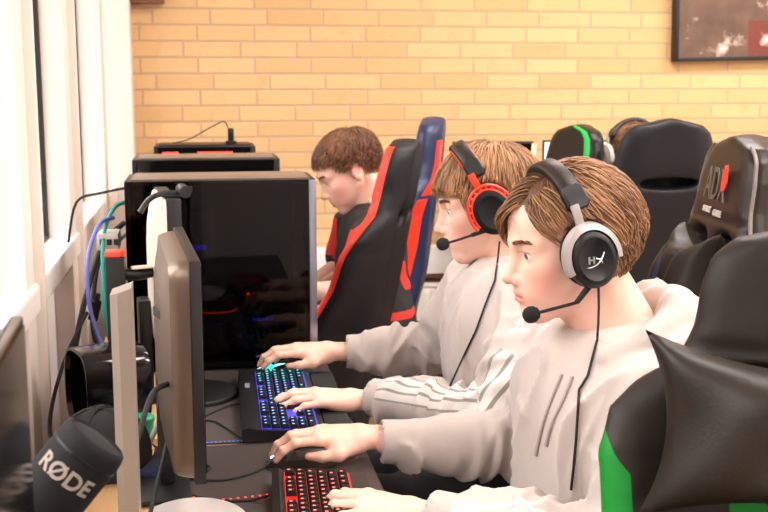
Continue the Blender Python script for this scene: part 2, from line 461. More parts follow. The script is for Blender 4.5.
# picture on the wall (abstract stand-in)
def picture_mat():
    k = NT('dark_smoky_picture'); co = k.coord('Generated')
    mp = k.node('ShaderNodeMapping'); k.link(co, mp.inputs[0]); mp.inputs['Scale'].default_value = (3.4, 1, 2.2)
    n1 = k.noise(1.7, 5, mp.outputs[0], .62)
    m1 = k.node('ShaderNodeMapRange'); k.link(n1, m1.inputs[0]); m1.inputs[1].default_value = .57; m1.inputs[2].default_value = .72
    base = k.mix(k.noise(2.3, 2, mp.outputs[0]), S(62, 44, 36), S(128, 98, 78))
    sp = k.node('ShaderNodeSeparateXYZ'); k.link(co, sp.inputs[0])
    red = k.math('MULTIPLY', k.math('GREATER_THAN', sp.outputs[0], .44), k.math('MULTIPLY', k.math('LESS_THAN', sp.outputs[0], .66), k.math('LESS_THAN', sp.outputs[2], .32)))
    base = k.mix(k.math('MULTIPLY', red, .8), base, S(118, 44, 34))
    k.link(k.mix(m1.outputs[0], base, S(238, 214, 202)), k.b.inputs['Base Color']); k.b.inputs['Roughness'].default_value = .35
    return k.m
t = thing('wall_picture', 'dark framed picture with pale smoky shapes hanging on the brick wall', 'picture', (2.475, YW - .03, 1.52))
t.rotation_euler = (0, math.radians(-1.3), 0)
PW, PH = .78, .52
fr = MB()
for c, d in (((0, 0, .008), (PW, .05, .018)), ((0, 0, PH - .008), (PW, .05, .018)), ((-PW / 2 + .007, 0, PH / 2), (.016, .05, PH)), ((PW / 2 - .007, 0, PH / 2), (.016, .05, PH))):
    fr.box(c, d, bev=.003)
fr.build('frame', M['black_plastic'], t)
MB().box((0, -.012, PH / 2), (PW - .03, .012, PH - .03)).build('print', picture_mat(), t, smooth=False)

# ================================================================== desks
def wood_mat():
    k = NT('beech_wood'); co = k.coord(); mp = k.node('ShaderNodeMapping'); k.link(co, mp.inputs[0]); mp.inputs['Scale'].default_value = (12, 1.2, 12)
    k.link(k.mix(k.noise(6, 4, mp.outputs[0]), S(196, 150, 100), S(226, 186, 138)), k.b.inputs['Base Color']); k.b.inputs['Roughness'].default_value = .45
    return k.m
M['beech'] = wood_mat()
DX0, DX1 = -.275, .295
spans = [(.86, 2.075), (2.085, 3.30), (3.31, 4.5)]
dl = ['beech desk with black mat carrying the red lit keyboard, nearest the camera', 'middle desk with black mat carrying the blue lit keyboard and glass sided tower', 'far desk by the brick wall, behind the large black computer tower']
pl = ['black desk mat under the red lit keyboard', 'black desk mat under the blue lit keyboard', 'black desk mat on the far desk behind the glass sided tower']
for i, (a, b) in enumerate(spans):
    t = thing('computer_desk', dl[i], 'desk', ((DX0 + DX1) / 2, (a + b) / 2, 0), group='row of computer desks')
    MB().box((0, 0, .714), (DX1 - DX0, b - a, .026), bev=.003).build('desktop', M['beech'], t)
    MB().box(((DX1 - DX0) / 2 - .003, 0, .7135), (.012, b - a - .002, .0275), bev=.003).build('edge_band', M['desk_edge'], t)
    for sx in (-1, 1):
        for sy in (-1, 1):
            MB().box((sx * .25, sy * ((b - a) / 2 - .08), .35), (.045, .045, .70), bev=.004).build('leg', M['steel_dark'], t)
    MB().box((-.24, 0, .64), (.02, b - a - .2, .09), bev=.003).build('rear_rail', M['steel_dark'], t)
    p = tag(MB().box((.103, (a + b) / 2, .729), (.384, b - a - .004, .004), bev=.0012).build('desk_mat', M['desk'], None), pl[i], 'desk mat', 'black desk mats')
    st = MB()
    for k in range(int((b - a) / 1.0 * 0) + 44):
        st.box((-.08 + k * .0085, a + .006, .7315), (.005, .0016, .0012))
    st.build('edge_stitching', P('stitch_blue_%d' % i, S(70, 120, 190), .5, emit=S(60, 110, 235), es=.6), p, smooth=False)

# ================================================================== computer towers
def tower(name, label, x, y, w, d, h, kind, z0=.7275):
    t = thing(name, label, 'computer', (x, y, z0), group='black computer towers')
    th = .012; f = MB()
    f.box((0, 0, h - th / 2), (w, d, th), bev=.003); f.box((0, 0, .018), (w, d, th), bev=.003)
    f.box((-w / 2 + th / 2, 0, h / 2 + .006), (th, d, h - .03)); f.box((w / 2 - th / 2, 0, h / 2 + .006), (th, d, h - .03), bev=.003)
    f.box((0, d / 2 - th / 2, h / 2 + .006), (w - .01, th, h - .03))
    f.build('chassis', M['black_plastic'], t)
    for sx in (-1, 1):
        for sy in (-1, 1): MB().box((sx * (w / 2 - .05), sy * (d / 2 - .03), .006), (.05, .02, .012)).build('foot', M['black_rubber'], t)
    MB().box((w / 2 - .008, -d / 2 - .001, h / 2 + .006), (.018, .008, h - .016), bev=.002).build('front_trim', M['aluminium'] if kind == 'glass' else M['black_plastic'], t)
    MB().box((0, 0, h + .0015), (w - .03, d - .02, .004), bev=.001).build('top_panel', M['silver_dark'] if kind != 'small' else M['steel_dark'], t)
    if kind == 'glass':
        MB().box((-.008, -d / 2 - .001, h / 2 + .006), (w - .02, .004, h - .016)).build('glass_panel', M['case_glass'], t, smooth=False)
        MB().box((-.01, d / 2 - .03, .27), (.34, .006, .32)).build('motherboard', M['inside_black'], t, smooth=False)
        MB().box((-.02, 0, .075), (w - .05, d - .04, .085), bev=.003).build('power_shroud', M['steel_dark'], t)
        g = MB().box((-.03, -.02, .188), (.29, .10, .045), bev=.006).build('graphics_card', M['black_plastic'], t)
        q = MB(); q.tube([(-.02 + .052 * math.cos(a), -.072, .150 + .010 * math.sin(a)) for a in np.linspace(PI, 2 * PI, 14)], .0016, 6); q.build('red_light_arc', M['dim_red_led'], g)
        MB().box((.06, -.072, .185), (.006, .003, .006)).build('status_light', M['red_led'], g, smooth=False)
        MB().box((-.06, -.02, .33), (.085, .09, .12), bev=.004).build('cpu_cooler', M['black_plastic'], t)
        MB().box((-.055, -.067, .302), (.035, .002, .012)).build('blue_light', M['dim_blue_led'], t, smooth=False)
        MB().box((.095, -.07, .118), (.05, .002, .01)).build('blue_light', M['dim_blue_led'], t, smooth=False)
        for zz in (.13, .265, .395):
            fn = MB(); fn.lathe([(.052, -.012), (.058, -.012), (.058, .012), (.052, .012), (.052, -.012)], (w / 2 - .035, 0, zz), 28, axis=(1, 0, 0))
            for b in range(7):
                a = 2 * PI * b / 7; fn.box((w / 2 - .035, .032 * math.cos(a), zz + .032 * math.sin(a)), (.004, .028, .04), rot=Matrix.Rotation(a, 3, 'X') @ Matrix.Rotation(.5, 3, 'Y'))
            fn.build('case_fan', M['black_plastic'], t)
        MB().box((-.155, -.06, .205), (.012, .03, .13)).build('drive_bracket', M['steel_dark'], t, smooth=False)
        for (xx, zz, m) in ((-.155, .262, 'orange_led'), (-.148, .247, 'white_led'), (-.158, .208, 'orange_led')):
            MB().box((xx, -.08, zz), (.005, .003, .006)).build('status_light', M[m], t, smooth=False)
    else:
        MB().box((0, -d / 2 - .001, h / 2 + .006), (w - .03, .004, h - .02)).build('side_panel', M['black_gloss'], t, smooth=False)
    if kind == 'small':
        for (xa, wa) in ((-.118, .055), (.035, .12)):
            MB().box((xa, -d / 2 - .006, h - .026), (wa, .004, .012), bev=.001).build('red_light_strip', M['red_led'], t)
    return t
tower('computer_tower', 'large glass sided black computer tower with grey front edge beside the blue keyboard', .044, 2.632 + .105, .450, .21, .468, 'glass')
tower('computer_tower', 'plain black computer tower just behind the glass sided tower', .014, 3.33 + .105, .435, .215, .470, 'plain')
tw = tower('computer_tower', 'farthest black computer tower, with red light strips under its top', .012, 3.90 + .10, .35, .20, .475, 'small')
# little aerial on the farthest tower
t = thing('webcam', 'small black webcam on a thin looped lead on top of the farthest tower', 'webcam', (.105, 3.98, 1.2065))
MB().box((0, 0, .005), (.04, .03, .010), bev=.003).build('foot', M['black_plastic'], t)
MB().box((0, 0, .032), (.022, .018, .046), bev=.005).build('body', M['black_plastic'], t)
tag(MB().tube([(-.10, 3.95, 1.210), (-.04, 3.95, 1.225), (.03, 3.97, 1.262), (.08, 3.985, 1.284), (.096, 3.99, 1.262)], .0022, 6).build('webcam_cable', M['black_rubber'], None), 'thin black lead arching over the farthest tower to the little webcam', 'cable')

# ================================================================== monitors  (local: screen faces +x, width along y, z=0 on the desk)
def monitor(name, label, x, y, rz, w, z0, z1, shell, bezel_mat, bulge, edge_dark, edge_grey, stand='disc', base_mat=None, base_x=.05, base_r=.1, chamfer=False, z=.7275, screen='screen_off', logo=True, base_y=0):
    t = thing(name, label, 'monitor', (x, y, z), rz, 'computer monitors')
    zc = (z0 + z1) / 2; hh = (z1 - z0) / 2; hw = w / 2
    MB().box((-edge_dark / 2, 0, zc), (edge_dark, w, z1 - z0), bev=.003).build('bezel', bezel_mat, t)
    MB().box((.0008, 0, zc + .004), (.002, w - .016, z1 - z0 - .024)).build('screen', M[screen], t, smooth=False)
    rings = []
    for (px, sy, sz) in ((0, .995, .99), (.35, .985, .985), (.8, .965, .97), (1.0, .94, .95)):
        rings.append((px * edge_grey, sy, sz))
    if bulge > 0:
        for (px, sy, sz) in ((.25, .80, .90), (.55, .62, .82), (.85, .40, .66), (1.0, .22, .46)):
            rings.append((edge_grey + px * bulge, sy, sz))
    R_ = []
    for (px, sy, sz) in rings:
        ring = []
        for k in range(48):
            a = 2 * PI * k / 48; c, s = math.cos(a), math.sin(a); e = 2 / 14.0 if px <= edge_grey else 2 / 5.0
            ring.append((-edge_dark - px, math.copysign(abs(c) ** e, c) * hw * sy, zc + math.copysign(abs(s) ** e, s) * hh * sz))
        R_.append(ring)
    MB().loft(R_).build('back_shell', shell, t, angle=35)
    bx = -edge_dark - edge_grey - max(bulge, .012)
    if logo:
        b = MB(); b.box((-edge_dark - edge_grey - bulge * .62, -.10, zc + hh * .42), (.004, .085, .016), bev=.002, rz=.22); b.build('maker_badge', M['steel_dark'], t)
    if stand:
        MB().box((bx - .012 if stand == 'disc' else bx + .012, base_y, (z0 + .12) / 2 + .012), (.028, .06, z0 + .12), bev=.006).build('stand_neck', base_mat, t)
        if stand == 'disc':
            q = MB(); q.lathe([(base_r * .99, 0), (base_r, .004), (base_r * .97, .010), (base_r * .85, .013), (.001, .014)], (0, 0, 0), 48)
            q.move(Matrix.Translation((base_x, base_y, .0042)) @ Matrix.Diagonal((1.0, 1.15, 1, 1)))
            q.box(((bx + base_x) / 2, base_y, .009), (abs(base_x - bx) + .02, .06, .010), bev=.002)
            q.build('stand_base', base_mat, t)
        else:
            q = MB(); q.box((bx + .005, base_y, .008), (.09, .20, .008), bev=.004); q.build('stand_base', base_mat, t)
    return t
DEG = math.radians
# silver stand column with a round base
t = thing('monitor_stand', 'silver upright stand column on a pale round base in front of the microphone', 'stand', (-.075, 1.56, .7315))
q = MB(); r0 = [(-.017, -.03), (-.006, -.040), (.012, -.040), (.012, .020), (-.017, .020)]
q.prism([(x - .038, y) for x, y in r0], 2, .006, .412)
k0 = q.n - 5
for i in range(5): q.v[k0 + i] = (q.v[k0 + i][0], q.v[k0 + i][1], q.v[k0 + i][2] + (q.v[k0 + i][0] + .036) * .35)
q.build('column', M['silver'], t, smooth=False)
q = MB().lathe([(.10, 0), (.102, .004), (.099, .010), (.088, .013), (.001, .014)], (0, 0, 0), 56)
q.move(xf(Matrix.Diagonal((.92, 1.2, 1)), (.045, .10, 0))); q.box((-.03, .04, .006), (.05, .10, .010), bev=.002)
q.build('base', M['light_grey'], t)
monitor('computer_monitor', 'grey backed monitor seen from its end, beside the glass sided tower', -.022, 1.885, DEG(4.6), .41, .072, .430, M['shell_metal'], M['black_plastic'], .016, .018, .030, 'plate', M['black_plastic'])
monitor('computer_monitor', 'cream backed monitor carrying a webcam, in front of the glass sided tower', -.062, 2.42, DEG(7.5), .28, .10, .462, M['cream_plastic'], M['black_plastic'], .022, .030, .007, 'disc', M['black_plastic'], .045, .085, logo=False)
monitor('computer_monitor', 'glossy black monitor at the near left edge beside the microphone', -.166, .825, DEG(1.5), .50, .07, .480, M['black_plastic'], M['black_gloss'], .03, .012, .02, 'plate', M['black_plastic'], logo=False)
# webcam on the cream monitor
t = thing('webcam', 'black webcam clipped on top of the cream backed monitor', 'webcam', (-.055, 2.32, 1.1905), DEG(7.5))
MB().cyl((.016, -.035, .012), (.016, .035, .012), .0125, seg=16).build('camera_body', M['black_plastic'], t)
MB().cyl((.026, 0, .012), (.034, 0, .012), .008, seg=16).build('lens', M['black_gloss'], t)
MB().tube([(0.012, 0, .008), (-.03, 0, .006), (-.055, 0, -.005), (-.075, -.005, -.03)], .006, 8).build('clip_arm', M['black_plastic'], t)
MB().box((-.006, 0, .003), (.05, .03, .006), bev=.002).build('clip', M['black_plastic'], t)

# back-wall desk and its screens
t = thing('computer_desk', 'far desk along the brick wall behind the plain black chair', 'desk', (2.42, 4.30, 0), group='row of computer desks')
MB().box((0, 0, .714), (2.5, .58, .026), bev=.003).build('desktop', M['beech'], t)
for sx in (-1, 1):
    for sy in (-1, 1): MB().box((sx * 1.15, sy * .25, .35), (.045, .045, .70)).build('leg', M['steel_dark'], t)
def screen_mat():
    k = NT('lit_pale_screen'); co = k.coord('Generated'); sp = k.node('ShaderNodeSeparateXYZ'); k.link(co, sp.inputs[0])
    n = k.math('ADD', k.math('MULTIPLY', k.noise(1.6, 2, co), .5), k.math('MULTIPLY', sp.outputs[2], .9))
    f = k.node('ShaderNodeMapRange'); k.link(n, f.inputs[0]); f.inputs[1].default_value = .38; f.inputs[2].default_value = .72
    c = k.mix(f.outputs[0], S(90, 140, 240), S(246, 250, 255))
    k.b.inputs['Base Color'].default_value = (0, 0, 0, 1); k.link(c, k.b.inputs['Emission Color']); k.b.inputs['Emission Strength'].default_value = 1.05
    return k.m
M['lit_screen'] = screen_mat()
monitor('computer_monitor', 'lit pale blue monitor on the far desk between the two back chairs', 1.70, 4.38, DEG(-100), .60, .10, .455, M['black_plastic'], M['black_plastic'], .03, .02, .02, 'plate', M['black_plastic'], screen='lit_screen', logo=False)
monitor('computer_monitor', 'dark switched off monitor on the far desk left of the lit one', 1.19, 4.42, DEG(-92), .34, .09, .452, M['black_plastic'], M['black_plastic'], .03, .02, .02, 'plate', M['black_plastic'], logo=False)
monitor('computer_monitor', 'dark monitor on the far desk at the right edge behind the logo chair', 2.63, 4.40, DEG(-100), .56, .12, .46, M['black_plastic'], M['black_plastic'], .03, .02, .02, 'plate', M['black_plastic'], logo=False)
t = thing('led_light_stick', 'upright slim light stick glowing pale green to blue before the dark far monitor', 'lamp', (1.255, 4.20, .7275))
k = NT('stick_glow'); sp = k.node('ShaderNodeSeparateXYZ'); k.link(k.coord('Generated'), sp.inputs[0])
k.b.inputs['Base Color'].default_value = (0, 0, 0, 1); k.link(k.mix(sp.outputs[2], S(90, 170, 240), S(225, 235, 170)), k.b.inputs['Emission Color']); k.b.inputs['Emission Strength'].default_value = .95
q = MB().tube([(0, 0, .02), (.042, 0, .455)], .0095, 10, smooth=False); q.build('light_tube', k.m, t)
MB().cyl((0, 0, 0), (0, 0, .02), .04).build('base', M['black_plastic'], t)
# ================================================================== gaming chairs (local: facing -x, origin on the floor)
_Wz = [.44, .48, .52, .60, .70, .80, .90, .98, 1.04, 1.075, 1.11, 1.16, 1.22, 1.26, 1.285, 1.30, 1.32]
_Ww = [.10, .19, .205, .235, .258, .258, .262, .272, .262, .232, .178, .158, .152, .140, .115, .06, -.05]
_cache = {}
def back_center(z): return .215 + (z - .47) * .135
_Wv = [.10, .19, .205, .235, .255, .255, .258, .262, .250, .228, .200, .180, .165, .150, .122, .06, -.05]
def backrest_mesh(wide=False):
    key = 'w' if wide else 'b'; _Ww = _Wv if wide else globals()['_Ww']
    if key in _cache: return _cache[key]
    F = Field((.02, -.31, .41), (.44, .31, 1.36), .0085)
    def fn(X, Y, Z):
        w = np.interp(Z, _Wz, _Ww).astype(np.float32); ay = np.abs(Y)
        u = np.clip(ay / np.maximum(w, .02), 0, 1.1)
        g = np.interp(Z, [.45, .6, .78, .9, 1.0, 1.1, 1.3], [.04, .10, .115, .07, .055, .012, .01])
        s_ = np.clip((u - .45) / .55, 0, 1); s_ = s_ * s_ * (3 - 2 * s_)
        lum = .018 * np.exp(-((Z - .62) / .10) ** 2) * (1 - s_)
        xc = .215 + (Z - .47) * .135 - g * s_ - lum
        th = np.interp(Z, [.45, .8, 1.05, 1.15, 1.3], [.05, .046, .042, .048, .04]) * (1 - .25 * s_)
        # stitched seams between the centre panel and the bolsters
        seam = .007 * np.exp(-((u - .55) / .035) ** 2) * (Z < 1.10) + .006 * np.exp(-((Z - 1.135) / .008) ** 2)
        d1 = np.abs(X - xc) - th + seam * (X < xc); d2 = (ay - w) * .85
        k = .045; h = np.clip(k - np.abs(d1 - d2), 0, None) / k
        return np.maximum(d1, d2) + h * h * k * .25
    F.func(fn, (-1, -1, 0), (2, 1, 2))
    if wide: F.ell((back_center(1.10), 0, 1.100), (.16, .105, .017), .02, 'sub')
    for s in (() if wide else (-1, 1)):
        F.ell((back_center(1.09), s * .072, 1.088), (.16, .043, .020), .02, 'sub')
    V, Q = F.mesh(1)
    w = np.interp(V[:, 2], _Wz, _Ww); u = np.clip(np.abs(V[:, 1]) / np.maximum(w, .02), 0, 1.1); s_ = np.clip((u - .45) / .55, 0, 1); s_ = s_ * s_ * (3 - 2 * s_)
    lip = V[:, 0] - back_center(V[:, 2]) + np.interp(V[:, 2], [.45, .6, .78, .9, 1.0, 1.1, 1.3], [.04, .10, .115, .07, .055, .012, .01]) * s_
    _cache[key] = (V, Q, w - np.abs(V[:, 1]), V[:, 2], lip)
    return _cache[key]
def seat_mesh():
    if 's' in _cache: return _cache['s']
    F = Field((-.34, -.32, .34), (.30, .32, .56), .0085)
    def fn(X, Y, Z):
        ay = np.abs(Y); hw = .262 - .02 * np.clip((X + .05) / .3, 0, 1)
        s_ = np.clip((ay - .15) / .10, 0, 1); s_ = s_ * s_ * (3 - 2 * s_)
        top = .472 + .045 * s_ * np.clip(1 - np.abs(X) / .34, .0, 1) ** .5 + .012 * np.cos(np.clip(X, -.3, .3) * 5) - .03 * np.clip((-X - .18) / .1, 0, 1) ** 2
        dz = np.maximum(Z - top, .385 - Z); dx = np.abs(X + .02) - .265; dy = ay - hw
        d = np.maximum(dx, dy); k = .06; h = np.clip(k - np.abs(d - dz), 0, None) / k
        seam = .007 * np.exp(-((ay - .15) / .006) ** 2) * (Z > .45)
        return np.maximum(d, dz) + h * h * k * .25 + seam
    F.func(fn, (-1, -1, 0), (1, 1, 1))
    V, Q = F.mesh(1); _cache['s'] = (V, Q, .262 - np.abs(V[:, 1]), V[:, 2], V[:, 0]); return _cache['s']

def chair_mat(name, base, accent=None, bands=(), inner=None, rough=.36, back=None, slant=0):
    """bands = [(edge0, edge1, z0, z1, side)], accents between two distances from the panel outline"""
    k = NT(name); e = k.attr('edge').outputs['Fac']; h = k.attr('height').outputs['Fac']; dp = k.attr('depth').outputs['Fac']
    h = k.math('ADD', h, k.math('MULTIPLY', e, slant)) if slant else h
    def between(v, a, b): return k.math('MULTIPLY', k.math('GREATER_THAN', v, a), k.math('LESS_THAN', v, b))
    col = k.mix(k.noise(30, 3), tuple(c * .82 for c in base[:3]) + (1,), tuple(min(1, c * 1.2) for c in base[:3]) + (1,))
    if inner:
        c_, e0, z0, z1 = inner
        f = k.math('MULTIPLY', k.math('GREATER_THAN', e, e0), k.math('MULTIPLY', between(h, z0, z1), k.math('LESS_THAN', dp, .0)))
        col = k.mix(f, col, c_)
    for (e0, e1, z0, z1, side) in bands:
        f = k.math('MULTIPLY', between(e, e0, e1), between(h, z0, z1))
        if side == 'front': f = k.math('MULTIPLY', f, k.math('LESS_THAN', dp, -.004))
        if side == 'back': f = k.math('MULTIPLY', f, k.math('GREATER_THAN', dp, -.02))
        col = k.mix(f, col, accent)
    k.link(col, k.b.inputs['Base Color']); k.b.inputs['Roughness'].default_value = rough; k.b.inputs['Specular IOR Level'].default_value = .25
    k.bump(k.noise(240, 3), .2, .0012); return k.m

def pillow_mesh(w, h, t, pinch=.30, n=34, peak=.0):
    """cushion with drawn-out corners in the y-z plane, thickness along x"""
    v = []; f = []
    for side in (-1, 1):
        for i in range(n + 1):
            for j in range(n + 1):
                a = -1 + 2 * i / n; b = -1 + 2 * j / n
                y = a * w * (1 - pinch * .45 * (1 - b * b)); z = b * h * (1 - pinch * (1 - a * a)) + (peak * a * a * (b > 0) * b)
                q = max(0, (1 - a ** 4)) * max(0, (1 - b ** 4))
                x = side * t * q ** .48 + .006 * math.sin(9 * a + 3 * b) * q
                v.append((x, y, z))
    m = (n + 1) ** 2
    for s in range(2):
        for i in range(n):
            for j in range(n):
                a = s * m + i * (n + 1) + j; q = [a, a + 1, a + n + 2, a + n + 1]; f.append(q if s else q[::-1])
    return v, f

def chair(name, label, loc, rz, mat_back, mat_seat, pillow=None, logo=False, trim=None, arm_h=.66, scale=1.0, piping=None, arms=(-1, 1), lean=0.0, one_side=False, wide=False):
    t = thing(name, label, 'chair', loc, rz, 'gaming chairs')
    V, Q, e, h, dp = backrest_mesh(wide)
    if one_side: e = np.where(V[:, 1] > 0, 9.0, e)
    V = V.copy(); V[:, 2] = .45 + (V[:, 2] - .45) * scale
    V[:, 0] += (V[:, 2] - .47) * lean
    b = np_mesh('backrest', V, Q, mat_back, t, attrs={'edge': ('FLOAT', e), 'height': ('FLOAT', h), 'depth': ('FLOAT', dp)})
    V2, Q2, e2, h2, d2 = seat_mesh()
    np_mesh('seat', V2, Q2, mat_seat, t, attrs={'edge': ('FLOAT', e2), 'height': ('FLOAT', h2), 'depth': ('FLOAT', d2 * 0 - 1)})
    if piping:
        for s in (-1, 1):
            pts = []
            for z in np.linspace(1.12, 1.288, 12):
                w = float(np.interp(z, _Wz, _Ww)); pts.append((back_center(z) - .030, s * (w - .004), .45 + (z - .45) * scale))
            MB().tube(pts, .0042, 6).build('piping', piping, b)
    if pillow:
        v, f = pillow_mesh(*pillow['size']); q = MB().add(v, f)
        q.move(xf(Matrix.Rotation(pillow.get('tilt', .13), 3, 'Y'), pillow['at'])); po = q.build('neck_pillow', pillow['mat'], t, angle=80)
        if 'seam' in pillow:
            w, hh, tt = pillow['size'][:3]
    if logo:
        ex = Vector((0, -1, 0)); ez = Vector((-.990, 0, .134)); R = Matrix((ex, ez.cross(ex), ez)).transposed()
        x0 = back_center(1.2) - .052
        def put(body, size, du, dv, mat, nm, sx=1.0, bold=0.0, ang=0):
            v, f = text_mesh(body, size, .0012, bold=bold); q = MB().add([(p[0] * sx, p[1], p[2]) for p in v], f)
            q.move(xf(R, (x0 - dv * -.134, -du, .45 + (1.195 + dv - .45) * scale))); q.build(nm, M[mat], b, smooth=False)
        put('ADX', .100, -.004, .008, 'logo_dim', 'lettering', .56)
        put('SMART', .018, -.030, -.044, 'logo_white', 'lettering', .80, .0006); put('GAME', .018, .030, -.047, 'logo_white', 'lettering', .95, .0006)
        fl = [(0, -.036), (.012, -.026), (.018, -.006), (.015, .012), (.020, .026), (.011, .020), (.009, .038), (.001, .026), (-.006, .034), (-.008, .018), (-.014, .010), (-.015, -.010), (-.009, -.028)]
        fl = [(p[0] * .85, p[1] * .80) for p in fl]; q = MB().prism(fl, 2, -.001, .0014); q.move(xf(R, (x0 - .0035, -.058, .45 + (1.222 - .45) * scale))); q.build('flame_emblem', M['logo_red'], b, smooth=False)
    for s in arms:
        q = MB().box((.02, s * .292, .40), (.07, .03, .05), bev=.006); q.box((.02, s * .30, (arm_h + .40) / 2), (.055, .028, arm_h - .40), bev=.006)
        a = q.build('armrest', M['black_plastic'], t)
        MB().box((-.02, s * .30, arm_h + .012), (.27, .085, .026), bev=.010).build('arm_pad', M['black_matte'], a)
    q = MB().box((0, 0, .365), (.22, .20, .035), bev=.006); q.build('mechanism', M['black_plastic'], t)
    for s in (-1, 1): MB().box((.235, s * .245, .47), (.05, .018, .16), bev=.004).build('recline_bracket', M['black_plastic'], t)
    MB().cyl((0, 0, .11), (0, 0, .36), .026, seg=20).build('gas_column', M['steel_dark'], t)
    for k in range(5):
        a = 2 * PI * k / 5 + .3; c, s = math.cos(a), math.sin(a)
        rings = []
        for (r_, w_, h0, h1) in ((.03, .032, .085, .135), (.16, .026, .075, .115), (.31, .02, .068, .092)):
            rings.append([(c * r_ - s * y, s * r_ + c * y, z) for (y, z) in ((-w_, h0), (w_, h0), (w_ * .8, h1), (-w_ * .8, h1))])
        l = MB().loft(rings).build('base_leg', M['black_plastic'], t)
        w = MB()
        for o in (-.016, .016):
            w.cyl((c * .30 - s * (o - .009), s * .30 + c * (o - .009), .030), (c * .30 - s * (o + .009), s * .30 + c * (o + .009), .030), .029, seg=20)
        w.cyl((c * .30, s * .30, .03), (c * .30, s * .30, .075), .008, seg=10); w.build('caster', M['black_rubber'], l)
    return t

RED, BLUE, GREEN = S(238, 62, 40), S(38, 46, 84), S(12, 126, 40)
BLK = S(24, 23, 25); LEA = S(34, 28, 24)
mb_ = lambda nm, *a, **k: chair_mat(nm, *a, **k)
m_red = mb_('chair_black_red', S(22, 22, 26), RED, [(-.05, .040, .46, 1.29, 'front')], rough=.5)
m_red_s = mb_('seat_black_red', S(22, 22, 26), RED, [(.0, .03, .0, 1, 'any')])
m_blue = mb_('chair_navy_red', S(40, 48, 78), RED, [(.028, .088, .70, 1.05, 'any'), (.035, .105, 1.06, 1.235, 'any')], inner=(S(24, 23, 25), .10, .4, 1.4))
m_grn = mb_('chair_black_green', LEA, GREEN, [(-.05, .046, .66, 1.02, 'any'), (.165, .30, 1.12, 1.20, 'front')], rough=.48, slant=1.3)
m_grn_s = mb_('seat_black_green', LEA, GREEN, [(.0, .045, .0, 1, 'any')])
m_adx = mb_('chair_brown_black', S(42, 35, 30), None, [], inner=(S(34, 38, 66), .045, .60, 1.075), rough=.33)
m_blk = mb_('chair_plain_black', S(27, 27, 30), None, [], rough=.4)
m_fgr = mb_('chair_far_green', S(26, 24, 26), S(30, 178, 70), [(.022, .048, .46, 1.31, 'any')])
chair('gaming_chair', 'black gaming chair with broad red edge bands, behind the boy in red and black', (.21, 3.14, 0), DEG(-20), m_red, m_red_s, arm_h=.64, scale=.955, lean=.06, arms=(-1,))
chair('gaming_chair', 'navy gaming chair with red panels standing behind the black and red one', (.46, 3.74, 0), DEG(-16), m_blue, m_blue, arm_h=.64, lean=.0)
chair('gaming_chair', 'brown black gaming chair with flame logo on its headrest and loose neck pillow', (.805, 2.19, 0), DEG(-6), m_adx, m_adx,
      pillow=dict(size=(.112, .105, .050, .45), at=(.20, -.045, 1.03), mat=M['cushion_dark'], tilt=.2), logo=True, piping=M['leather_grey'], scale=1.01)
chair('gaming_chair', 'nearest black gaming chair with green side bolsters and big black cushion', (.645, 1.02, 0), DEG(62), m_grn, m_grn_s,
      pillow=dict(size=(.212, .120, .060, .34), at=(.180, .0, .998), mat=M['cushion_dark'], tilt=.16), arms=(), scale=.925)
chair('gaming_chair', 'mostly hidden black gaming chair under the boy in the silver and black headset', (.74, 1.66, 0), DEG(4), m_grn_s, m_grn_s, scale=.84, arm_h=.64, arms=(1,))
chair('gaming_chair', 'plain black gaming chair seen from behind, hiding the person at the lit screen', (1.475, 3.68, 0), DEG(-88), m_blk, m_blk, wide=True, pillow=dict(size=(.15, .075, .045, .2), at=(.225, 0, 1.09), mat=M['black_matte']), arm_h=.64)  # black pillow added behind the slot so the slot looks dark
chair('gaming_chair', 'far black gaming chair with thin green edging before the dark far monitor', (.985, 3.60, 0), DEG(14), m_fgr, m_fgr, arm_h=.62, scale=.965, arms=(), one_side=True)
# ================================================================== people
def skin_mat(name, base, blush, lip, deep):
    k = NT(name); a = k.attr('tone'); sp = k.node('ShaderNodeSeparateColor'); k.link(a.outputs['Color'], sp.inputs[0])
    c = k.mix(k.noise(30, 3), base, tuple(x * .95 for x in base[:3]) + (1,))
    c = k.mix(sp.outputs[0], c, blush); c = k.mix(sp.outputs[1], c, lip); c = k.mix(sp.outputs[2], c, deep)
    k.link(c, k.b.inputs['Base Color']); k.b.inputs['Roughness'].default_value = .48
    k.b.inputs['Subsurface Weight'].default_value = .12; k.b.inputs['Subsurface Radius'].default_value = (.012, .005, .003); k.b.inputs['Subsurface Scale'].default_value = .6
    k.bump(k.noise(420, 2), .06, .0006); return k.m
M['skin'] = skin_mat('skin', S(242, 194, 174), S(228, 134, 120), S(196, 104, 98), S(84, 56, 44))
M['iris'] = P('iris_blue_grey', S(74, 96, 122), .1)
M['pupil'] = P('pupil', S(8, 8, 10), .08)
def hair_mat(name, dark, light):
    k = NT(name); a = k.attr('strand').outputs['Fac']
    k.link(k.mix(a, dark, light), k.b.inputs['Base Color']); k.b.inputs['Roughness'].default_value = .42
    k.b.inputs['Specular IOR Level'].default_value = .35; return k.m

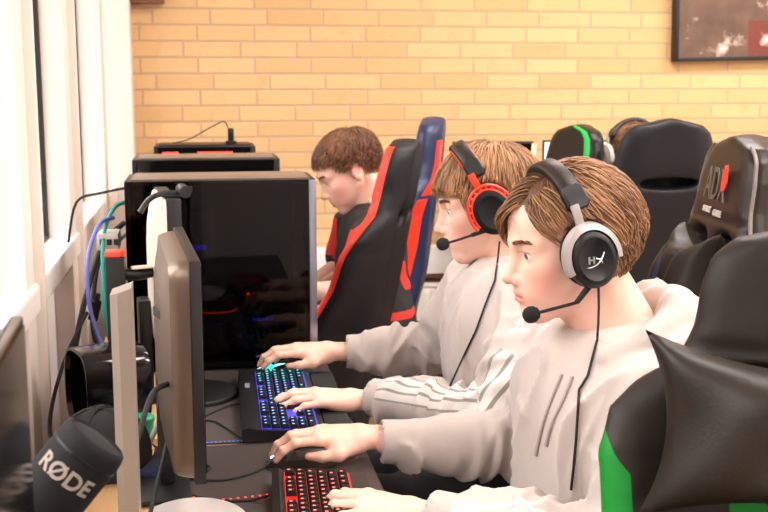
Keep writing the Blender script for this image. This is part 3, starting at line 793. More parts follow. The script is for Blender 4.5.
EYE = (.0745, .0315, .004)
def head_field(h, neck_to, jaw=1.0, nose=1.0, lid=0.0, smile=0):
    """head in its own frame: +x face, +y left ear, +z crown; neck_to = base of the neck in that frame"""
    F = Field((-.20, -.115, -.30), (.15, .115, .145), h)
    F.ell((-.014, 0, .030), (.096, .0735, .084), 0); F.ell((.030, 0, .034), (.062, .062, .058), .03)
    F.ell((.034, 0, -.028), (.056, .0575, .072), .03); F.ell((.040, 0, -.066), (.046, .044, .040), .03)
    F.ell((.052, 0, -.050), (.046, .036, .050), .02)
    for s in (-1, 1):
        F.cone((.004, s * .056, -.040), (.066, s * .018, -.096), .015, .013, .025)
        F.ell((.055, s * .040, -.024), (.026, .021, .022), .022)
        F.cone((.086, s * .010, .021), (.068, s * .046, .020), .0095, .008, .014)
        F.ell((.060, s * .034, -.055), (.022, .016, .024), .02)
    F.cone((.076, -.009, -.097), (.076, .009, -.097), .0155, .0155, .018)
    for s in (-1, 1): F.ell((.096, s * .030, .001), (.017, .0165, .0125), .012, 'sub')
    # nose
    F.cone((.087, 0, .012), (.106, 0, -.026), .0072, .0088, .012); F.ell((.1085, 0, -.0335), (.0122 * nose, .0108, .0098), .007)
    for s in (-1, 1):
        F.ell((.0975, s * .0115, -.0385), (.0112, .0068, .0080), .006)
        F.ell((.1035, s * .0060, -.0455), (.0062, .0036, .0034), .003, 'sub')
    # mouth
    F.ell((.080, 0, -.062), (.020, .027, .024), .014)
    for s in (-1, 1): F.cone((.0975, s * .003, -.0610), (.0885, s * .0205, -.0655 + smile), .0043, .0022, .006)
    F.cone((.0960, -.007, -.0722), (.0960, .007, -.0722), .0050, .0050, .006)
    for s in (-1, 1): F.cone((.0965, s * .007, -.0722), (.0880, s * .0195, -.0668 + smile), .0048, .0020, .005)
    F.func(lambda X, Y, Z: np.sqrt(((X - .1045) / 1.0) ** 2 + (Z + .0668 - smile * np.abs(Y) / .02) ** 2 * 9) + np.clip(np.abs(Y) - .020, 0, 1) * 3 - .0085, (.08, -.04, -.08), (.12, .04, -.05), .0015, 'sub')
    F.cone((.096, 0, -.084), (.096, 0, -.0835), .0062, .0062, .012, 'sub')
    F.cone((.1035, 0, -.0500), (.1015, 0, -.0565), .0022, .0024, .004, 'sub')
    # lids and eyes
    for s in (-1, 1):
        c = np.array((EYE[0], s * EYE[1], EYE[2]))
        F.ell(c, (.0136, .0145, .0128), .006)
        F.ell(c + (.0135, s * .0005, -.0012 - lid * .5), (.0098, .0132, .0053 - lid), .0015, 'sub')
        F.cone(c + (.0098, -s * .011, .0088), c + (.0086, s * .010, .0082), .0016, .0016, .003)
    # ears
    for s in (-1, 1):
        R = np.array(Matrix.Rotation(s * .35, 3, 'Z') @ Matrix.Rotation(-.22, 3, 'Y'))
        F.ell((-.012, s * .0765, -.004), (.0185, .0072, .031), .006, rot=R); F.ell((-.004, s * .079, -.024), (.009, .006, .012), .005)
        F.ell((-.010, s * .0845, .000), (.0115, .0052, .020), .003, 'sub', rot=R)
        F.cone((.004, s * .076, -.006), (.004, s * .077, -.012), .005, .005, .004)
    # neck
    n = np.array(neck_to, float)
    F.cone((-.030, 0, -.045), n, .050, .060, .022); F.cone((.010, 0, -.075), n + (.028, 0, -.02), .030, .042, .03)
    for s in (-1, 1): F.cone((-.035, s * .05, -.05), n + (.05, s * .018, -.01), .014, .012, .02)
    return F
def head_tone(V, blush=.5):
    X, Y, Z = V.T; ay = np.abs(Y); t = np.zeros((len(V), 4)); t[:, 3] = 1
    g = lambda cx, cy, cz, r: np.exp(-(((X - cx) ** 2 + (ay - cy) ** 2 + (Z - cz) ** 2) / r ** 2))
    t[:, 0] = np.clip(blush * (g(.066, .046, -.034, .024) + .7 * g(.112, 0, -.036, .013) + .8 * g(-.01, .084, 0, .022) + .25 * g(.08, 0, -.1, .02)), 0, 1)
    lip = np.clip(1.25 - np.abs((Z + .0668) / .0105) ** 2.2, 0, 1) * (X > .083) * np.clip((.0225 - ay) / .006, 0, 1)
    t[:, 1] = np.clip(lip, 0, 1) * .65
    ey = np.exp(-(((X - EYE[0] - .008) ** 2 + (ay - EYE[1]) ** 2) / .013 ** 2)) * np.exp(-((Z - EYE[2] - .0046) / .0019) ** 2)
    t[:, 2] = np.clip(ey, 0, 1) * .95
    return t
def eyes_geo(look=(1, 0, 0)):
    """eyeball, iris and pupil caps; returns list of (V, F, material index)"""
    out = []
    for s in (-1, 1):
        c = Vector((EYE[0], s * EYE[1], EYE[2])); q = Vector((1, 0, 0)).rotation_difference(Vector(look).normalized())
        prof = [(0, 1), (.12, None), (.2, None), (.3, None), (.43, None), (.7, None), (1.05, None), (1.5, None)]
        v = []; f = []; mi = []; rings = [0, .16, .22, .36, .50, .56, .9, 1.25, 1.6]; n = 20; R = .0124
        for a in rings:
            rr = R * (1.03 if a < .5 else 1.0)
            for k in range(n):
                b = 2 * PI * k / n; v.append(c + q @ Vector((rr * math.cos(a), rr * math.sin(a) * math.cos(b), rr * math.sin(a) * math.sin(b))))
        for i in range(len(rings) - 1):
            for k in range(n):
                f.append([i * n + k, i * n + (k + 1) % n, (i + 1) * n + (k + 1) % n, (i + 1) * n + k]); mi.append(3 if i < 2 else (2 if i < 4 else 1))
        out.append((np.array([tuple(p) for p in v]), np.array(f), np.array(mi)))
    return out

def hand_field(h, side, fingers, thumb, wrist_back=.10):
    """side=+1: thumb on +y. x = fingers, z = back of the hand. fingers = [(splay, mcp, pip, dip)]*4 in degrees"""
    F = Field((-wrist_back - .03, -.09, -.12), (.22, .09, .07), h)
    mcp = [(.089, .0285, 0), (.092, .0075, .003), (.087, -.0140, .001), (.078, -.0335, -.005)]
    seg = [(.043, .026, .021), (.047, .029, .022), (.043, .027, .021), (.034, .020, .019)]
    rad = [(.0100, .0088, .0078, .0064), (.0102, .0090, .0080, .0066), (.0096, .0085, .0076, .0062), (.0086, .0075, .0067, .0056)]
    tips = []
    Sy = lambda p: (p[0], p[1] * side, p[2])
    for i in range(4):
        m = np.array(mcp[i]); F.cone(Sy((.012, m[1] * .55, -.002)), Sy(m), .0135, rad[i][0] * 1.10, .014)
    F.ell(Sy((.052, -.001, -.006)), (.044, .034, .0145), .012)
    F.ell(Sy((.030, -.024, -.010)), (.030, .013, .014), .012); F.cone(Sy((.016, .018, -.012)), Sy((.050, .034, -.014)), .0165, .0140, .014)
    for i in range(4):
        p = np.array(mcp[i]); spl, a1, a2, a3 = [math.radians(a) for a in fingers[i]]; ang = 0
        F.ell(Sy(p + (-.002, 0, .0025)), (.0088, .0080, .0085), .006)
        for j, a in enumerate((a1, a2, a3)):
            ang += a; d = np.array((math.cos(ang) * math.cos(spl), math.cos(ang) * math.sin(spl), -math.sin(ang)))
            q = p + d * seg[i][j]; F.cone(Sy(p), Sy(q), rad[i][j], rad[i][j + 1], .0035)
            if j < 2: F.ell(Sy(q + (0, 0, .001)), np.array((1, 1, 1)) * rad[i][j + 1] * 1.05, .003)
            p = q
        up = np.array((math.sin(ang), 0, math.cos(ang))); tips.append((np.array(Sy(p - d * .003 + up * rad[i][3] * .75)), np.array(Sy(p))))
    pts = [np.array(p, float) for p in thumb]; rr = [.0150, .0115, .0098, .0074]
    for j in range(3): F.cone(Sy(pts[j]), Sy(pts[j + 1]), rr[j], rr[j + 1], .006)
    F.cone(Sy(pts[1]), Sy((.062, .026, -.006)), .010, .010, .012)
    tips.append((np.array(Sy(pts[3] + (0, 0, .005))), np.array(Sy(pts[3]))))
    for y in (-.011, .011): F.cone((-wrist_back, y, -.004), (.010, y, -.004), .0200, .0185, .012)
    # knuckle creases
    return F, tips
def hand_tone(V, tips):
    t = np.zeros((len(V), 4)); t[:, 3] = 1
    for nail, tip in tips:
        t[:, 0] = np.maximum(t[:, 0], .45 * np.exp(-(((V - tip) ** 2).sum(1) / .016 ** 2)))
    return t

class Body:
    """gathers the pieces of one continuous skin mesh"""
    def __init__(s): s.V = []; s.F = []; s.m = []; s.t = []; s.n = 0
    def add(s, V, F, R=None, loc=None, tone=None, mi=0):
        V = np.asarray(V)
        if tone is None: tone = np.tile((0, 0, 0, 1.0), (len(V), 1))
        if R is not None: V = V @ np.array(R).T
        if loc is not None: V = V + np.array(loc)
        s.V.append(V); s.F.append(np.asarray(F) + s.n); s.n += len(V); s.t.append(tone)
        s.m.append(np.full(len(F), mi) if np.isscalar(mi) else mi)
    def build(s, parent, skin, base):
        V = np.concatenate(s.V) - np.array(base)
        return np_mesh('body', V, np.concatenate(s.F), [skin, M['skin_eye'], M['iris'], M['pupil']], parent, attrs={'tone': ('FLOAT_COLOR', np.concatenate(s.t))}, fmat=np.concatenate(s.m))

# ------------------------------------------------------------------ hair
HC = np.array((-.012, 0, .028)); HR = np.array((.098, .0765, .088))
def scalp(az, el, off=0.0):
    d = np.array((math.cos(el) * math.cos(az), math.cos(el) * math.sin(az), math.sin(el)))
    return HC + d * (HR + off), d
def hairline(az, front, temple, ear, nape):
    """lowest scalp height for an azimuth (0 = face)"""
    a = abs(math.degrees(math.atan2(math.sin(az), math.cos(az))))
    return float(np.interp(a, [0, 28, 48, 66, 84, 100, 118, 150, 180], [front, front - .004, temple, temple - .03, ear, ear + .004, nape + .018, nape, nape]))
def strands(parent, name, mat, R, loc, base, n, flow, line, length, width=.0026, lift=.010, wave=(.0, 40.), gravity=.3, steps=11, seed=3, cap=.006, cut=None, extra=None, hug=True):
    rg = np.random.default_rng(seed); V = []; F = []; A = []; nv = 0
    # under-layer that follows the scalp
    na, ne = 72, 30; ids = -np.ones((na + 1, ne + 1), int); cv = []; cf = []
    for i in range(na):
        az = 2 * PI * i / na
        for j in range(ne + 1):
            el = -.85 + (PI / 2 + .85) * j / ne
            p, d = scalp(az, el, cap + .0015 * math.sin(az * 17 + j)); ids[i, j] = len(cv); cv.append(p)
    for i in range(na):
        for j in range(ne):
            q = [ids[i, j], ids[(i + 1) % na, j], ids[(i + 1) % na, j + 1], ids[i, j + 1]]
            zc = np.mean([cv[k] for k in q], 0); az = math.atan2(zc[1] - HC[1], zc[0] - HC[0])
            if zc[2] > hairline(az, *line) + .004: cf.append(q)
    V.append(np.array(cv)); F.append(np.array(cf)); A.append(np.full(len(cv), .08)); nv += len(cv)
    roots = []
    while len(roots) < n:
        d = rg.normal(size=3); d /= np.linalg.norm(d)
        p = HC + d * HR; az = math.atan2(p[1], p[0] - HC[0])
        if p[2] > hairline(az, *line) + rg.uniform(-.001, .004): roots.append((p, d, rg.uniform()))
    if extra: roots += extra(rg)
    # clumps: strands lean to a nearby guide so the hair gathers into locks
    for (p, d, u) in roots:
        L = length(p, d, rg); ph = rg.uniform(0, 6.28); tone = np.clip(rg.normal(.5, .25), 0, 1); lf = lift * rg.uniform(.35, 1.15)
        cl = np.round(np.array((math.atan2(d[1], d[0]) * 7, d[2] * 7))); ck = math.sin(cl[0] * 12.9898 + cl[1] * 78.233) * 43758.5453; ck -= math.floor(ck)
        tone = np.clip(.55 * tone + .55 * ck - .05, 0, 1)
        q = p.copy(); path = []; prev = None; ds = L / steps
        for s_ in range(steps + 1):
            path.append(q.copy()); t = s_ / steps
            w = flow(q, p, t, rg) + np.array((0, 0, -1)) * gravity * t
            w = w + wave[0] * np.array((math.sin(wave[1] * (q[2] + q[0]) + ck * 6.28), math.sin(wave[1] * 1.1 * q[2] + ck * 9), .6 * math.cos(wave[1] * q[0] + ck * 7)))
            nrm = (q - HC) / HR; rn = np.linalg.norm(nrm); nn = (nrm / HR); nn /= np.linalg.norm(nn)
            w = w - nn * min(0, w @ nn) * (1 if rn < 1.25 else .3)
            w /= (np.linalg.norm(w) + 1e-9); q = q + w * ds
            tgt = 1 + (cap + lf * math.sin(PI * min(1, t * 1.3 + .08)) * (1 - .25 * t)) / HR.mean()
            nrm = (q - HC) / HR; rn = np.linalg.norm(nrm)
            if rn < tgt: q = HC + nrm / rn * tgt * HR
            elif rn > tgt * 1.04 and (q[2] > .03 or hug): q = HC + nrm / rn * (tgt * 1.04 + (rn - tgt * 1.04) * .35) * HR
            if cut is not None and cut(q, p): break
        if len(path) < 3: continue
        P_ = np.array(path); m = len(P_); T = np.gradient(P_, axis=0); T /= (np.linalg.norm(T, axis=1)[:, None] + 1e-9)
        N = (P_ - HC) / HR ** 2; N /= np.linalg.norm(N, axis=1)[:, None]; B = np.cross(T, N); B /= (np.linalg.norm(B, axis=1)[:, None] + 1e-9)
        tt = np.linspace(0, 1, m); wd = width * rg.uniform(.7, 1.3) * (1 - tt ** 3 * .92)[:, None]
        ring = np.stack([P_ + B * wd, P_ + N * wd * .55, P_ - B * wd, P_ - N * wd * .4], 1)
        V.append(ring.reshape(-1, 3)); ii = np.arange(m - 1)[:, None] * 4 + nv; kk = np.arange(4)[None]
        F.append(np.stack([ii + kk, ii + (kk + 1) % 4, ii + 4 + (kk + 1) % 4, ii + 4 + kk], 2).reshape(-1, 4))
        A.append(np.clip(np.repeat(tone + (tt - .4) * .25, 4), 0, 1)); nv += m * 4
    V = np.concatenate(V) @ np.array(R).T + np.array(loc) - np.array(base)
    return np_mesh(name, V, np.concatenate(F), mat, parent, attrs={'strand': ('FLOAT', np.concatenate(A))})
def brows(col_mat, parent, R, loc, base, seed=1):
    rg = np.random.default_rng(seed)
    for s in (-1, 1):
        q = MB()
        for i in range(110):
            u = rg.uniform(0, 1); y = .012 + .034 * u; x = .0955 - .0045 * u - .012 * u ** 2.2 + .001; z = .0235 + .0045 * math.sin(u * 2.4) + rg.uniform(-.0030, .0030)
            d = Vector((-.35 * u, .8, .25 - .4 * u)).normalized() * rg.uniform(.005, .009)
            a = Vector((x + .0015, s * y, z)); b = a + Vector((d.x, s * d.y, d.z)); q.tube([a, b], [.0007, .0003], 4, smooth=False)
        q.move(xf(R, Vector(loc) - Vector(base)))
        o = q.build('eyebrow', col_mat, parent); at = o.data.attributes.new('strand', 'FLOAT', 'POINT'); at.data.foreach_set('value', [.22] * len(o.data.vertices))

def cloth_mat(name, col, col2, stripe=None, rough=.85, lines=None, fine=700, stripe2=None, lines2=None):
    k = NT(name); c = k.mix(k.noise(26, 3), col, col2)
    if stripe:
        a = k.attr('stripe').outputs['Fac']; f = None
        for (lo, hi) in lines:
            g = k.math('MULTIPLY', k.math('GREATER_THAN', a, lo), k.math('LESS_THAN', a, hi)); f = g if f is None else k.math('MAXIMUM', f, g)
        c = k.mix(f, c, stripe)
        for (lo, hi) in (lines2 or []):
            c = k.mix(k.math('MULTIPLY', k.math('GREATER_THAN', a, lo), k.math('LESS_THAN', a, hi)), c, stripe2)
    k.link(c, k.b.inputs['Base Color']); k.b.inputs['Roughness'].default_value = rough; k.b.inputs['Sheen Weight'].default_value = .25
    h = k.math('ADD', k.noise(fine, 2), k.math('MULTIPLY', k.noise(38, 4), 2.2)); k.bump(h, .28, .0022); return k.m

def fold(F, a, b, r, amp, lam, seed=0, span=(0, 1)):
    """ripples running round a sleeve between a and b"""
    a = np.array(a); b = np.array(b); m = r + .05; ba = b - a; L = float(np.linalg.norm(ba)); u = ba / L
    o1 = np.cross(u, (.3, .5, .8)); o1 /= np.linalg.norm(o1); o2 = np.cross(u, o1)
    def fn(X, Y, Z):
        s = (X - a[0]) * u[0] + (Y - a[1]) * u[1] + (Z - a[2]) * u[2]; t = s / L
        p = (X - a[0]) * o1[0] + (Y - a[1]) * o1[1] + (Z - a[2]) * o1[2]; q = (X - a[0]) * o2[0] + (Y - a[1]) * o2[1] + (Z - a[2]) * o2[2]
        rad = np.sqrt(p * p + q * q); th = np.arctan2(q, p)
        env = np.clip((t - span[0]) / .12, 0, 1) * np.clip((span[1] - t) / .12, 0, 1) * np.clip(1 - np.clip(rad - r - .012, 0, 1) / .02, 0, 1)
        n1 = wob(X, Y, Z, 34, seed % 20, 6)
        w = np.sin(2 * PI * s / lam + 1.3 * np.sin(th + seed) + 1.1 * np.sin(2 * th + seed * 2.1) + 1.5 * n1)
        amp2 = .55 + .45 * np.sin(th * 1.0 + seed * 1.7 + 7 * t)
        ph = .5 * (1 + w); return -1.5 * amp * env * amp2 * (ph ** 2.2 - .25)
    return F.displace(fn, np.minimum(a, b) - m, np.maximum(a, b) + m)

def head_R(yaw, pitch, roll=0):
    """yaw 0 faces -x; + turns towards the camera (-y); pitch + looks down; roll"""
    face = Matrix.Rotation(PI + DEG(yaw), 3, 'Z')
    return face @ Matrix.Rotation(DEG(pitch), 3, 'Y') @ Matrix.Rotation(DEG(roll), 3, 'X')

def person(label, base, group=None): return thing('person', label, 'person', base)
def hoodie(name, parent, base, sections, arms, mats, hood=None, h=.0046, stripe_arm=None, neck=None, hem=None, wr=1.0, seed=0, short=False, extra=None):
    """sections = [(centre, radii)], arms = [[shoulder, elbow, wrist]]"""
    CUT = []
    allp = np.array([c for c, r in sections] + [p for a in arms for p in a] + (list(hood['ring']) if hood else []))
    F = Field(allp.min(0) - .26, allp.max(0) + .24, h)
    for c, r in sections: F.ell(c, r, .055)
    for a in arms:
        s, e, w = [np.array(p) for p in a]
        if short:
            m = s + (e - s) * .72; F.chain([s, m], [.062, .058], .04); continue
        F.chain([s, (s + e) / 2, e], [.076, .064, .058], .035)
        d = (w - e) / np.linalg.norm(w - e); F.chain([e, e + (w - e) * .5, w - d * .058], [.058, .0545, .0485], .03)
        def cutend(X, Y, Z, w=w, d=d):
            s_ = (X - w[0]) * d[0] + (Y - w[1]) * d[1] + (Z - w[2]) * d[2] - .012
            r_ = np.sqrt(np.clip((X - w[0]) ** 2 + (Y - w[1]) ** 2 + (Z - w[2]) ** 2 - (s_ + .012) ** 2, 0, None))
            return np.maximum(np.maximum(-s_, s_ - .10), r_ - .09)
        CUT.append((w, d, cutend))
    if hood:
        ring = [np.array(p) for p in hood['ring']]; n = len(ring); cl = hood.get('closed', False)
        for i in range(n if cl else n - 1): F.cone(ring[i], ring[(i + 1) % n], hood['r'][i % len(hood['r'])], hood['r'][(i + 1) % len(hood['r'])], .005)
        for c, r in hood['lumps']: F.ell(c, r, .010)
    if extra: extra(F)
    if not short:
        for i, a in enumerate(arms):
            s, e, w = [np.array(p) for p in a]
            fold(F, s, e, .062, .0105 * wr, .060, seed + i * 3, (.25, 1.02)); fold(F, e, w, .054, .0090 * wr, .048, seed + 5 + i * 3, (-.05, .62)); fold(F, e, w, .050, .0032 * wr, .028, seed + 9 + i, (.70, .93))
    lo, hi = allp.min(0) - .25, allp.max(0) + .25
    def drapes(X, Y, Z):
        n1 = wob(X, Y * 1.0, Z * .5, 36, seed % 20, 8); n2 = wob(X * 1.2, Y * 1.2, Z * .6, 60, (seed + 9) % 20, 8)
        r1 = np.clip(1 - 1.25 * np.abs(n1), 0, 1) ** 2.4; r2 = np.clip(1 - 1.3 * np.abs(n2), 0, 1) ** 2.2
        return wr * (.0030 * wob(X, Y, Z, 22, 14, 8) - .0088 * r1 - .0042 * r2 * np.clip(.5 + n1, 0, 1))
    F.displace(drapes, lo, hi)
    for w, d, fn in CUT:
        F.cone(w - d * .062, w + d * .022, .0420, .0405, .004)
        F.func(fn, w - .14, w + .14, .004, 'sub'); F.cone(w - d * .03, w + d * .03, .034, .034, .004, 'sub')
    V, Q = F.mesh(1)
    st = np.full(len(V), 9.0)
    if stripe_arm is not None:
        best = np.full(len(V), 1e9)
        s, e, w = [np.array(p) for p in stripe_arm['arm']]
        bend = e * .5 + (s * .25 + w * .25); pl = [s + (s - e) * .12, s * .55 + e * .45, e * .80 + s * .12 + w * .08, e * .55 + w * .45, w]
        refs = stripe_arm['refs']
        for i in range(len(pl) - 1):
            a, b = pl[i], pl[i + 1]; ba = b - a; L = np.linalg.norm(ba); u = ba / L
            t = np.clip((V - a) @ u / L, 0, 1); q = V - (a + t[:, None] * ba); dist = np.linalg.norm(q, axis=1)
            r0, r1 = np.array(refs[i], float), np.array(refs[i + 1], float)
            rf = r0[None] * (1 - t[:, None]) + r1[None] * t[:, None]; rf = rf - (rf @ u)[:, None] * u; rf /= np.linalg.norm(rf, axis=1)[:, None]
            sd = np.cross(u[None], rf); ang = np.arctan2((q * sd).sum(1), (q * rf).sum(1))
            ok = (dist < best) & (dist < .105) & ((t > 2) if i == 0 else ((t > .06) if i == 1 else (t >= 0))); best[ok] = dist[ok]; st[ok] = (ang * .052)[ok]
        wd = np.linalg.norm(V - w, axis=1); st[wd < .052] = 9
        st[best > .10] = 9
    return np_mesh(name, V - np.array(base), Q, mats, parent, attrs={'stripe': ('FLOAT', st)})

CREAM, CREAM2 = S(221, 211, 203), S(229, 220, 212)
LINES = [(-.030, -.0255), (-.0135, -.009), (.009, .0135), (.0255, .030)]
M['hoodie_a'] = cloth_mat('pale_hoodie', S(214, 206, 199), S(224, 215, 208))
M['hoodie_b'] = cloth_mat('cream_hoodie', S(180, 168, 161), S(190, 178, 171), S(144, 137, 131), lines=[(-.0125, -.0070), (.0070, .0125), (-.032, -.028), (.028, .032)], stripe2=S(212, 205, 200), lines2=[(-.028, -.0125), (-.0070, .0070), (.0125, .028)])
M['hoodie_a2'] = cloth_mat('pale_striped_hoodie', S(180, 168, 161), S(190, 178, 171), S(206, 198, 193), lines=[(-.022, -.010), (-.005, .006), (.011, .022)])
M['tee_navy'] = cloth_mat('navy_tee', S(40, 46, 80), S(46, 52, 88))
M['trousers'] = cloth_mat('black_trousers', S(22, 22, 25), S(28, 28, 31))
M['cord'] = P('grey_cord', S(160, 150, 144), .8)
M['shoe'] = P('shoe_dark', S(30, 30, 32), .6); M['sole'] = P('shoe_sole', S(210, 205, 200), .7)

def legs(parent, base, yc, pelvis, knee_x=.24, spread=.11, twist=0.0):
    """trousers from the hips over the seat edge down to two shoes"""
    px, pz = pelvis; b = np.array(base)
    F = Field((knee_x - .14, yc - .34, .03), (px + .22, yc + .34, pz + .16), .009)
    F.ell((px, yc, pz), (.125, .165, .10), .04)
    for s in (-1, 1):
        hip = (px - .02, yc + s * .085, pz - .005); kn = (knee_x, yc + s * spread + twist, pz + .0); an = (knee_x + .10, yc + s * spread + twist, .10)
        F.chain([hip, kn], [.092, .066], .04); F.chain([kn, an], [.066, .052], .03); fold(F, hip, kn, .075, .005, .07, 3 + s); fold(F, kn, an, .058, .005, .06, 8 + s)
    V, Q = F.mesh(2); np_mesh('trousers', V - b, Q, M['trousers'], parent)
    for s in (-1, 1):
        y = yc + s * spread + twist; x = knee_x + .085
        F = Field((x - .24, y - .07, .012), (x + .10, y + .07, .16), .006)
        F.cone((x, y, .055), (x - .13, y, .045), .045, .036, .03); F.ell((x, y, .09), (.05, .042, .05), .03); F.func(lambda X, Y, Z: .024 - Z + 0 * X + 0 * Y, (-9, -9, -9), (9, 9, 9), .004, 'sub') if False else None
        V, Q = F.mesh(2); V[:, 2] = np.maximum(V[:, 2], .016); o = np_mesh('shoe', V - b, Q, M['shoe'], parent)
        q = MB(); ring = lambda z, e: [(x - .045 + (.105 + e) * math.cos(a) - b[0], y + (.044 + e) * math.sin(a) - b[1], z) for a in np.linspace(0, 2 * PI, 28, endpoint=False)]
        q.loft([ring(.0, -.002), ring(.006, .002), ring(.022, .0)]); q.build('sole', M['sole'], o)

def core(B, sections, arms, shrink=.022, bare=False):
    """the body under the clothes, joining neck and hands"""
    pts = np.array([c for c, r in sections] + [p for a in arms for p in a]); F = Field(pts.min(0) - .16, pts.max(0) + .2, .009)
    for c, r in sections: F.ell(c, np.array(r) - shrink, .05)
    for s, e, w in arms:
        F.chain([s, e], [.050, .040], .03); F.chain([e, w], [.040, .026], .02)
    V, Q = F.mesh(2); B.add(V, Q)

def put_head(B, F, R, loc, sc=1.0, look=(1, 0, 0), blush=.5):
    V, Q = F.mesh(1); t = head_tone(V, blush); Rm = np.array(R) * sc
    B.add(V, Q, Rm, loc, t)
    for v, f, mi in eyes_geo(look): B.add(v, f, Rm, loc, mi=mi)

def put_hand(B, wrist, tip, up, side, fingers, thumb, h=.0019, back=.09, sc=1.0):
    w = np.array(wrist); d = np.array(tip) - w; R = frame3(d, up)
    F, tips = hand_field(h, side, fingers, thumb, back); V, Q = F.mesh(1)
    B.add(V, Q, np.array(R) * sc, w, hand_tone(V, tips))

TH = [(.018, .024, -.014), (.048, .052, -.026), (.078, .062, -.034), (.103, .060, -.040)]
# -------------------------------------------------------------- boy with the silver and black headset
def boy_a():
    base = (.70, 1.70, 0); t = thing('person', 'teenage boy in pale hoodie and silver yoked headset, with wavy brown hair, nearest the camera', 'person', base)
    loc = np.array((.586, 1.702, 1.167)); R = head_R(4, 11, 0); sc = 1.0
    sec = [((.72, 1.70, .56), (.15, .19, .13)), ((.68, 1.70, .70), (.150, .19, .15)), ((.665, 1.70, .83), (.146, .20, .16)), ((.665, 1.70, .915), (.135, .205, .12)), ((.675, 1.70, .985), (.085, .15, .050))]
    aL = [(.670, 1.525, .940), (.590, 1.42, .745), (.350, 1.60, .755)]; aR = [(.665, 1.875, .940), (.580, 1.905, .760), (.325, 1.932, .768)]
    neck = np.array((.676, 1.70, 1.028)); nl = (neck - loc) @ np.array(R) / sc
    B = Body(); put_head(B, head_field(.00165, nl, lid=.0005), R, loc, sc, look=(1, .05, -.12), blush=.62)
    core(B, sec, [aL, aR], .03)
    put_hand(B, (.288, 1.952, .776), (.13, 1.960, .784), (.06, -.10, 1), 1, [(6, 4, 30, 22), (1, 4, 34, 24), (-5, 12, 34, 22), (-11, 18, 32, 22)], [(.018, .024, -.010), (.052, .047, -.018), (.082, .049, -.022), (.107, .043, -.024)])
    put_hand(B, (.318, 1.622, .758), (.16, 1.705, .768), (.10, -.05, 1), -1, [(9, 10, 30, 18), (3, 8, 34, 18), (-3, 12, 32, 18), (-9, 16, 30, 18)], [(.018, .024, -.014), (.048, .050, -.022), (.076, .058, -.026), (.100, .054, -.030)])
    B.build(t, M['skin'], base)
    ring = [(.588, 1.690, .935), (.590, 1.635, .962), (.620, 1.588, .998), (.680, 1.580, 1.030), (.745, 1.620, 1.058), (.772, 1.69, 1.066), (.755, 1.765, 1.058), (.70, 1.815, 1.035), (.63, 1.815, 1.0), (.595, 1.755, .962)]
    hood = dict(ring=ring, r=[.017, .022, .026, .027, .026, .026, .026, .026, .024, .02], closed=True, lumps=[((.800, 1.66, 1.030), (.060, .115, .036)), ((.80, 1.69, .985), (.050, .12, .065)), ((.735, 1.585, 1.018), (.075, .05, .026))])
    def ex(F):
        # pouch at the belly and the band at the hem
        F.ell((.585, 1.70, .665), (.075, .16, .075), .03)
        F.cone((.640, 1.60, .99), (.600, 1.575, .76), .020, .014, .03); F.cone((.575, 1.70, .97), (.548, 1.70, .80), .012, .010, .03)
    ho = hoodie('hoodie', t, base, sec, [aL, aR], M['hoodie_a2'], hood, seed=2, wr=1.5, extra=ex, stripe_arm=dict(arm=aL, refs=[(.45, -.8, .5), (.5, -.8, .3), (.5, -.8, .3), (.3, -.8, .6), (0, -.8, .6)]))
    HOOD.append(ho)
    b = Vector(base)
    for y0, pts in ((0, drape([(.585, 1.66, .955), (.568, 1.652, .92), (.548, 1.648, .88), (.538, 1.645, .845)], ho, .003, lim=.16)), (1, drape([(.572, 1.675, .955), (.555, 1.668, .92), (.538, 1.664, .875), (.526, 1.660, .825)], ho, .003, lim=.16))):
        MB().tube([Vector(p) - b for p in pts], [.0024] * 3 + [.0034], 8).build('drawstring', M['cord'], ho)
    # navy tee showing inside the collar
    F = Field((.54, 1.58, .92), (.80, 1.82, 1.10), .005); F.ell((.668, 1.70, .995), (.076, .076, .032), .02)
    V, Q = F.mesh(2); np_mesh('tee_collar', V - np.array(base), Q, M['tee_navy'], t)
    legs(t, base, 1.70, (.72, .545), knee_x=.33)
    hm = hair_mat('hair_brown', S(78, 50, 32), S(186, 138, 98))
    part = .018
    def flow(q, p, tt, rg):
        fr = np.clip((p[0] - .0) / .06, 0, 1); side = 1 if p[1] > part else -1
        back = np.array((-1.0, .10 * side, -.25 - .5 * max(0, -q[0] / .1)))
        if side > 0: f = np.array((.34 - 1.25 * tt, 1.0, -.55 - .55 * tt))
        else: f = np.array((1.0 - .35 * tt, -.50 - .25 * tt, -.30 - 1.5 * tt))
        down = np.array((-.28, .15 * side, -1.0))
        lo = np.clip((.055 - p[2]) / .03, 0, 1); v = f * fr + (back * .6 + down * .55) * (1 - fr); return v * (1 - lo) + down * lo
    def length(p, d, rg):
        if p[0] > .02 and p[2] > .07: return rg.uniform(.105, .15)
        return rg.uniform(.06, .105) if p[2] > .04 else rg.uniform(.045, .08)
    strands(t, 'hair', hm, np.array(R) * sc, loc, base, 6500, flow, (.079, .058, .004, -.064), length, width=.0013, lift=.014, wave=(.26, 40), gravity=.5, steps=12, seed=5, cap=.008,
            cut=lambda q, p: (q[0] > .055 and abs(q[1]) < .045 and q[2] < .045 and p[1] > -.02) or (q[0] > .045 and q[1] > .02 and q[2] < .0) or (abs(q[1]) > .080 and ((q[0] - .006) / .049) ** 2 + ((q[2] + .006) / .058) ** 2 < 1))
    brow(hm, t, R, loc, base, sc, 4)
    return dict(R=R, loc=loc, sc=sc, base=base)
def brow(hm, t, R, loc, base, sc, seed):
    brows(hm, t, Matrix(R) * sc, loc, base, seed)

